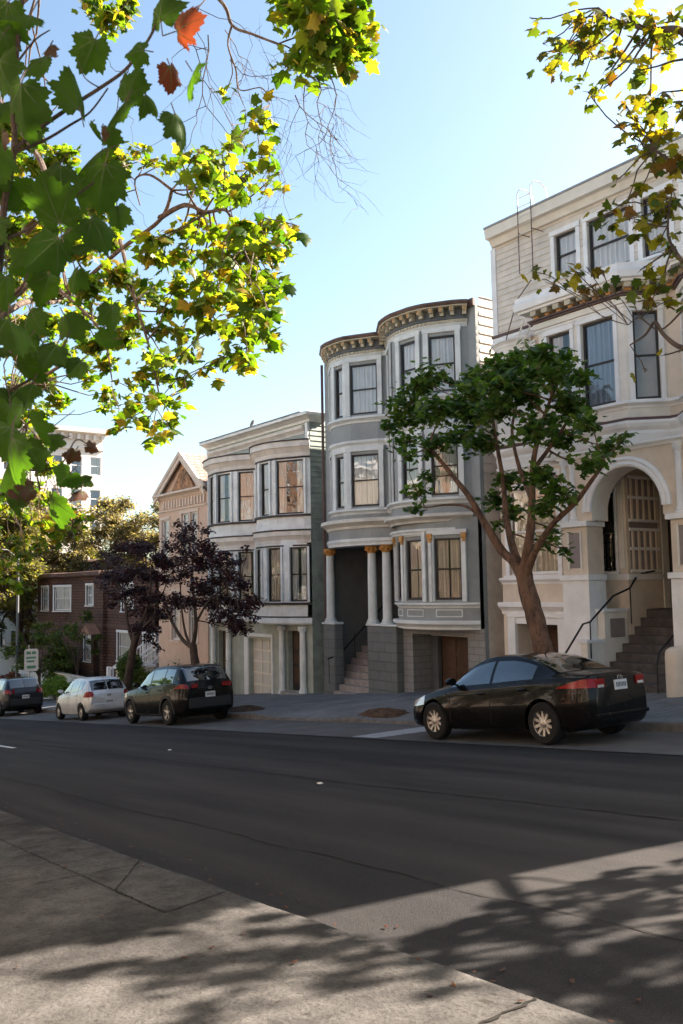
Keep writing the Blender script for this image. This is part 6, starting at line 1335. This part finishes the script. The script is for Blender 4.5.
# ------------------------------------------------------------------ the low branch close to the camera with big leaves
def big_leaf(mb, c, s, ang, nrm, m, seed, curl=.25):
    """one serrated lobed leaf, tip in direction ang seen from the street side, slightly cupped"""
    r = random.Random(seed); K = 56; out = []
    J = lambda: r.uniform(.86, 1.12)
    lobes = ((90 + r.uniform(-7, 7), J(), 42), (38 + r.uniform(-8, 8), .84 * J(), 35), (142 + r.uniform(-8, 8), .84 * J(), 35), (-18 + r.uniform(-9, 9), .68 * J(), 34), (198 + r.uniform(-9, 9), .68 * J(), 34)); fold = r.uniform(.05, .5); tw = r.uniform(-.35, .35); wv = r.uniform(0, 6)
    for k in range(K):
        th = -90 + 360 * k / K; v = .54
        for a0, h, w_ in lobes:
            d = (th - a0 + 180) % 360 - 180; v = max(v, h * (1 - (abs(d) / w_) * .42) if abs(d) < w_ else 0)
        dd = abs((th + 90 + 180) % 360 - 180)
        v *= min(1, .35 + dd / 40.0)
        v *= 1 + .055 * (1 if k % 2 else -1) + r.uniform(-.03, .03)
        out.append((v * math.cos(math.radians(th)), v * math.sin(math.radians(th)) + .25))
    n = Vector(nrm).normalized(); a = (UP * math.sin(ang) + RT * math.cos(ang)); a = (a - n * a.dot(n)).normalized(); b = a.cross(n); vs = []
    def P_(X, Y_, o=0.0):
        z = -curl * (X * X * 1.1 + (Y_ - .3) ** 2 * .8) - fold * abs(X) + tw * X * Y_ + .05 * math.sin(7 * Y_ + wv) * abs(X) + .03 * math.sin(9 * X + wv)
        return c + (b * X + a * Y_ + n * (z + o)) * s * .62
    rings = (0.0, .35, .7, 1.0)
    for q in rings[1:]:
        for x, y in out: 
            X, Y_ = x * q, (y - .25) * q + .25; vs.append(P_(X, Y_))
    vs.append(P_(0, .25)); f = []
    for i in range(2):
        for k in range(K): f.append((i * K + k, (i + 1) * K + k, (i + 1) * K + (k + 1) % K, i * K + (k + 1) % K))
    for k in range(K): f.append((len(vs) - 1, k, (k + 1) % K))
    mb.mesh(vs, f, m)
    for a0, h, w_ in lobes:
        for o in (-.006, .006):
            q = []
            for i in range(6):
                t_ = i / 5; rr0 = h * .86 * t_; x_, y_ = rr0 * math.cos(math.radians(a0)), rr0 * math.sin(math.radians(a0)) - .05 * (1 - t_) + .25 * t_; hw = .016 * (1 - t_) + .004
                px_, py_ = -math.sin(math.radians(a0)) * hw, math.cos(math.radians(a0)) * hw; q += [P_(x_ + px_, y_ + py_, o), P_(x_ - px_, y_ - py_, o)]
            mb.mesh(q, [(2 * i, 2 * i + 2, 2 * i + 3, 2 * i + 1) for i in range(5)], "leaf_vein")
t = thing("low_branch", atd(14, 122, 2.6), "dark large leaved branch close to the camera, with orange and brown leaves, at upper left", "branch")
st = MB(); E_ = lambda x, y, d=2.6: atd(x, y, d)
def stem(pts, r0, r1, d=2.6): 
    Q = smooth_line([E_(x, y, d + (0.02 * i)) for i, (x, y) in enumerate(pts)], 5); st.tube(Q, [r0 + (r1 - r0) * k / (len(Q) - 1) for k in range(len(Q))], "bark_dark", 7)
stem([(-60, 520), (-20, 400), (0, 260), (4, 205), (14, 150), (13, 90), (19, 30), (24, -30)], .012, .006)
stem([(14, 150), (40, 128), (75, 104), (100, 88), (125, 70), (145, 45), (158, 20), (165, -5)], .006, .003)
stem([(16, 152), (45, 140), (70, 125), (90, 112), (108, 88)], .0045, .002); stem([(4, 240), (30, 228), (45, 216), (60, 206), (78, 196)], .0045, .002); stem([(75, 196), (95, 182), (110, 170)], .003, .0015)
stem([(100, 88), (85, 78), (78, 60)], .002, .001); stem([(19, 60), (35, 40), (50, 30)], .003, .0015); stem([(-10, 400), (20, 385), (45, 370), (62, 350), (70, 330)], .005, .002); stem([(-20, 470), (5, 455), (30, 470), (60, 465), (76, 440), (90, 447)], .004, .0015)
stem([(-40, 330), (-5, 300), (20, 290), (40, 240)], .005, .002); stem([(40, 490), (35, 455), (50, 430), (75, 410)], .003, .001)
q0 = E_(-60, 520); Q = smooth_line([Vector((-8.8, 1.6, 2.5)), Vector((-7.2, 1.2, 2.45)), Vector((-5.2, .8, 1.9)), q0], 6); st.tube(Q, [.035 + (.012 - .035) * k / (len(Q) - 1) for k in range(len(Q))], "bark_dark", 8)
st.build("stem", t, smooth=True)
g = MB(); rd = MB(); bn = MB(); k = 0
BL = [(28, 22, 40, 250, g, 2.6), (18, 95, 52, 255, g, 2.5), (78, 98, 50, 100, g, 2.6), (92, 48, 38, 250, g, 2.65), (138, 50, 30, 180, g, 2.6), (183, 30, 42, 10, rd, 2.55), (172, 72, 34, 290, rd, 2.6), (160, 12, 36, 95, g, 2.7), (196, 78, 40, 300, g, 2.6), (178, 122, 46, 290, g, 2.5), (130, 92, 34, 60, g, 2.7), (124, 108, 38, 250, g, 2.65), (96, 152, 44, 200, g, 2.7), (103, 175, 46, 260, g, 2.6), (55, 172, 44, 240, g, 2.6), (57, 212, 50, 100, g, 2.5), (50, 245, 50, 220, g, 2.5), (96, 225, 46, 300, g, 2.6), (88, 250, 40, 240, g, 2.65), (113, 312, 34, 280, g, 2.7), (110, 340, 30, 190, g, 2.75), (78, 365, 32, 230, g, 2.7), (54, 352, 42, 250, g, 2.6), (38, 335, 34, 120, g, 2.7), (8, 330, 50, 270, g, 2.5), (20, 372, 40, 290, g, 2.6), (30, 390, 36, 250, g, 2.6), (12, 415, 44, 280, g, 2.5), (12, 450, 50, 270, g, 2.4), (14, 468, 44, 290, g, 2.5), (66, 478, 32, 230, g, 2.6), (82, 482, 28, 300, g, 2.7), (50, 505, 36, 260, g, 2.6), (5, 500, 40, 270, g, 2.6), (0, 40, 40, 240, g, 2.7), (-6, 150, 46, 280, g, 2.6), (30, 262, 40, 200, g, 2.7), (8, 285, 44, 280, g, 2.6), (110, 135, 26, 280, g, 2.8), (48, 282, 34, 260, g, 2.7), (150, 98, 26, 320, g, 2.8), (58, 440, 26, 200, g, 2.8), (75, 275, 26, 250, g, 2.8), (5, 200, 40, 90, g, 2.7), (88, 128, 20, 240, g, 2.8),
  (2, 12, 44, 240, g, 2.7), (40, 60, 30, 200, g, 2.8), (4, 70, 44, 300, g, 2.65), (32, 130, 34, 250, g, 2.8), (2, 175, 44, 260, g, 2.7), (30, 195, 38, 230, g, 2.75), (-4, 235, 46, 290, g, 2.6), (70, 232, 34, 280, g, 2.75), (28, 318, 42, 260, g, 2.7), (-2, 355, 46, 270, g, 2.6), (68, 322, 34, 300, g, 2.8), (22, 350, 40, 240, g, 2.65), (-4, 395, 46, 280, g, 2.6), (28, 425, 40, 270, g, 2.6), (8, 435, 44, 250, g, 2.5), (30, 450, 34, 300, g, 2.6), (72, 190, 40, 260, g, 2.7), (118, 212, 28, 280, g, 2.8), (10, 108, 36, 250, g, 2.8),
  (27, 490, 32, 200, bn, 2.6), (36, 462, 22, 240, bn, 2.7), (28, 222, 24, 200, bn, 2.7), (101, 130, 15, 260, bn, 2.65), (50, 48, 15, 260, bn, 2.6), (198, 12, 11, 270, bn, 2.6), (74, 455, 18, 250, bn, 2.7), (90, 447, 16, 340, bn, 2.7), (80, 495, 22, 260, bn, 2.65), (2, 138, 18, 270, bn, 2.6)]
rq = random.Random(77)
for x, y, s, a, mb_, d in BL:
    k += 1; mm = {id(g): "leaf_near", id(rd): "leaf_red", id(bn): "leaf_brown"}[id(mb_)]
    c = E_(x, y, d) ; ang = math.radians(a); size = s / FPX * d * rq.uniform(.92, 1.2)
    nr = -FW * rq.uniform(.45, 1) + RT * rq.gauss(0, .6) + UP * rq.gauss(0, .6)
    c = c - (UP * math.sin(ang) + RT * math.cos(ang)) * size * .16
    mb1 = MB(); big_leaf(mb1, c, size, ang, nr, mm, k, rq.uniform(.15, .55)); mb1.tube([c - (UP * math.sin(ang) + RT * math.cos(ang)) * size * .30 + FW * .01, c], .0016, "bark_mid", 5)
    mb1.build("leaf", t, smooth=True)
# ------------------------------------------------------------------ background trees down the hill
def bgtree(base, h, R, label, leaf, seed, n=34, cnt=150, ls=.28, bark="bark_dark", name="tree", zlo=.35, squash=1.0, cat="tree", droop=.6, ctr=None, group="trees farther down the hill", z=None):
    r = random.Random(seed); x, y = base; z = z if z is not None else (zf(x, y) if y < 18.5 else zg(x) + .2); top_ = z + h
    limbs = [([(x, y, z - .2), (x + .1, y, z + h * .2), (x - .1, y + .1, z + h * .4)], R * .055, R * .04)]; L = []
    for k in range(7):
        a = 2 * PI * k / 7 + r.random(); limbs.append(([(x, y, z + h * .3), (x + math.cos(a) * R * .3, y + math.sin(a) * R * .3, z + h * .5), (x + math.cos(a) * R * .6, y + math.sin(a) * R * .6, z + h * r.uniform(.6, .85))], R * .025, R * .008))
    for k in range(n):
        while True:
            u = Vector((r.uniform(-1, 1), r.uniform(-1, 1), r.uniform(-1, 1)))
            if .25 < u.length < 1: break
        c = Vector((x + u.x * R, y + u.y * R, z + h * (zlo + 1) / 2 + u.z * h * (1 - zlo) / 2)); L.append((c, R * r.uniform(.16, .34), cnt))
    tree(name, (x, y, z), label, cat, group, limbs, L, ls, HEX, leaf, bark, seed=seed, twigr=.015, conn=.03, droop=droop)
bgtree((-60.5, 15.2), 14.0, 3.6, "yellow and olive tree with a dark trunk at far left, left of the shingled house", "leaf_yellow", 51, 90, 330, .26)
bgtree((-66.5, 19.0), 15.5, 4.2, "drooping rusty olive tree over the lamp pole at the left edge", "leaf_olive", 52, 64, 330, .27, droop=1.6, zlo=.12)
bgtree((-64.5, 24.5), 14.5, 4.2, "feathery olive brown tree standing against the white apartment tower", "leaf_olive", 53, 64, 360, .24, droop=1.0)
bgtree((-62, 27.5), 13.6, 3.8, "pale olive tree between the tower and the peach gable, behind the flat roof", "leaf_olive", 54, 60, 360, .24)
bgtree((-72, 16.0), 13.0, 3.6, "dense dark green tree beyond the lamp pole, cut by the left edge", "leaf_shrub", 55, 60, 300, .28, zlo=.2)
bgtree((-78, 24.0), 17, 5, "tall sunlit yellow green tree behind the others at the left edge", "leaf_yellow", 57, 64, 340, .28)
bgtree((-80, 14.5), 9.5, 4, "rusty leaved tree far down the pavement at the left edge", "leaf_rust", 58, 50, 300, .26, zlo=.15)
bgtree((-53.2, 16.3), 4.6, 1.9, "small bushy green tree in front of the brown shingled house", "leaf_shrub", 56, 34, 110, .18, "bark_mid", "small_tree", .25)
bgtree((-50.5, 17.6), 5.0, 1.3, "thin green climber bush beside the pink door hood of the shingled house", "leaf_shrub", 59, 16, 90, .16, "bark_mid", "small_tree", .3)
for k, (x, y, R, h, lab) in enumerate(((-16.6, .5, 2.6, 8.2, "nearest"), (-23.5, .5, 3.0, 8.8, "second"), (-31, .6, 3.2, 8.5, "third"), (-39, .7, 3.3, 9.0, "fourth"), (-48, .8, 3.4, 9.0, "farthest"))):
    bgtree((x, y), h, R, "%s leafy tree on the near pavement, seen only reflected in glass and paint" % lab, "leaf_street", 80 + k, 50, 200, .22, "bark_mid", "sycamore_tree", .35, group="trees on the near pavement", z=zn(x, y))
def shrub(name, x, y, rx, ry, h, n, ls, leaf, label, cat, seed, z0=None, group="shrubs and hedges"):
    r = random.Random(seed); z = z0 if z0 is not None else zf(x, y); pos = []; lumps = [(r.uniform(-.6, .6) * rx, r.uniform(-.6, .6) * ry, r.uniform(.4, .8) * h, r.uniform(.35, .6)) for _ in range(7)]
    for _ in range(n):
        lx, ly, lz, lr = lumps[r.randrange(7)]; d = Vector((r.gauss(0, 1), r.gauss(0, 1), r.gauss(0, 1))).normalized() * (.6 + .4 * r.random())
        pos.append((x + lx + d.x * lr * rx, y + ly + d.y * lr * ry, max(z + .05, z + lz + d.z * lr * h * .7)))
    t = thing(name, (x, y, z), label, cat, group)
    mb = MB()
    for k in range(14): lx, ly, lz, lr = lumps[k % 7]; mb.tube(wob((x, y, z - .05), (x + lx + r.gauss(0, .1), y + ly + r.gauss(0, .1), z + lz), 3, .06, r), [.02, .015, .01, .006], "bark_dark", 5)
    mb.build("stems", t); leaves_mesh("foliage", np.array(pos), ls, HEX, leaf, t, rng=np.random.default_rng(seed)); return t
shrub("hedge", -52.5, 15.9, 2.2, .7, 1.0, 5200, .12, "leaf_hedge", "bright green clipped low hedge behind the dark car and hatchback", "hedge", 61)
shrub("hedge", -48.2, 15.8, 2.2, .7, 1.25, 5200, .12, "leaf_hedge", "bright green hedge in front of the shingled house, just left of the gate posts", "hedge", 62)
shrub("shrub", -37.6, 15.5, 1.35, .8, 1.9, 6500, .13, "leaf_shrub", "rounded dark green bush beside the white stair rail above the black sport utility car", "shrub", 63)
shrub("shrub", -57.5, 16.0, 1.6, .7, 1.7, 4200, .16, "leaf_rust", "dark reddish bush beside the parking sign", "shrub", 64)
shrub("shrub", -64.0, 15.6, 2.6, .9, 2.6, 6000, .18, "leaf_rust", "large reddish brown bush behind the far left car", "shrub", 65)
shrub("shrub", -55, 17.8, 2.4, .8, 2.9, 5500, .16, "leaf_shrub", "leafy green shrub against the left bay of the shingled house", "shrub", 68)
# potted plant and weeds by the sage house
z = zf(-33.15, 17.2); t = thing("potted_plant", (-33.15, 17.2, z), "small green and yellow potted plant left of the cream garage door", "potted plant")
mb = MB(); mb.lathe((-33.15, 17.2, z), [(.16, 0), (.2, .3), (.23, .36), (.2, .36), (.18, .3)], "terracotta", 16); mb.build("pot", t, smooth=True)
pp = RNG.normal(size=(420, 3)) * np.array([.17, .17, .3]) + np.array([-33.15, 17.2, z + .85]); pp[:, 2] = np.maximum(pp[:, 2], z + .34); leaves_mesh("foliage", pp, .11, HEX, "leaf_yellow", t)
mb = MB()
for k in range(8): mb.tube([(-33.15, 17.2, z + .3), (-33.15 + .03 * (k - 4), 17.2, z + 1.0)], .008, "bark_mid", 5)
mb.build("stems", t)
z = zf(-36.0, 16.9); t = thing("potted_plant", (-36, 16.9, z), "small shrub in a round terracotta pot behind the sport utility car", "potted plant")
mb = MB(); mb.lathe((-36, 16.9, z), [(.25, 0), (.36, .5), (.42, .85), (.38, .9), (.3, .8)], "terracotta", 18); mb.build("pot", t, smooth=True)
pp = RNG.normal(size=(300, 3)) * np.array([.2, .2, .2]) + np.array([-36, 16.9, z + 1.1]); pp[:, 2] = np.maximum(pp[:, 2], z + .85); leaves_mesh("foliage", pp, .1, HEX, "leaf_shrub", t)
# fallen leaves, on pavement and in the gutters
rl = random.Random(5); pos = [(rl.uniform(-8, -1.5), rl.uniform(.9, KN), 0) for _ in range(40)]
pos = [(x, y, zn(x, y) + .012) for x, y, _ in pos] + [(x, KF - rl.random() ** 2 * .5, zp(x, KF) + .012) for x in (rl.uniform(-40, -6) for _ in range(260))] + [(x, y, zf(x, y) + .012) for x, y in ((rl.uniform(-28, -9), rl.uniform(13.4, 17)) for _ in range(90))] + [(x, KN + .03 + rl.random() ** 2 * .5, zg(x) + .0) for x in (rl.uniform(-16, -2) for _ in range(120))]
o = leaves_mesh("fallen_leaves", np.array(pos), .042, HEX, "leaf_brown", None, up=6, droop=0, loc=(-6, 2, 0)); o['kind'] = 'stuff'; o['label'] = "scattered dry leaves on the pavements and in the gutter"; o['category'] = "fallen leaves"

for o in list(bpy.data.objects):
    if '_base' in o: del o['_base']
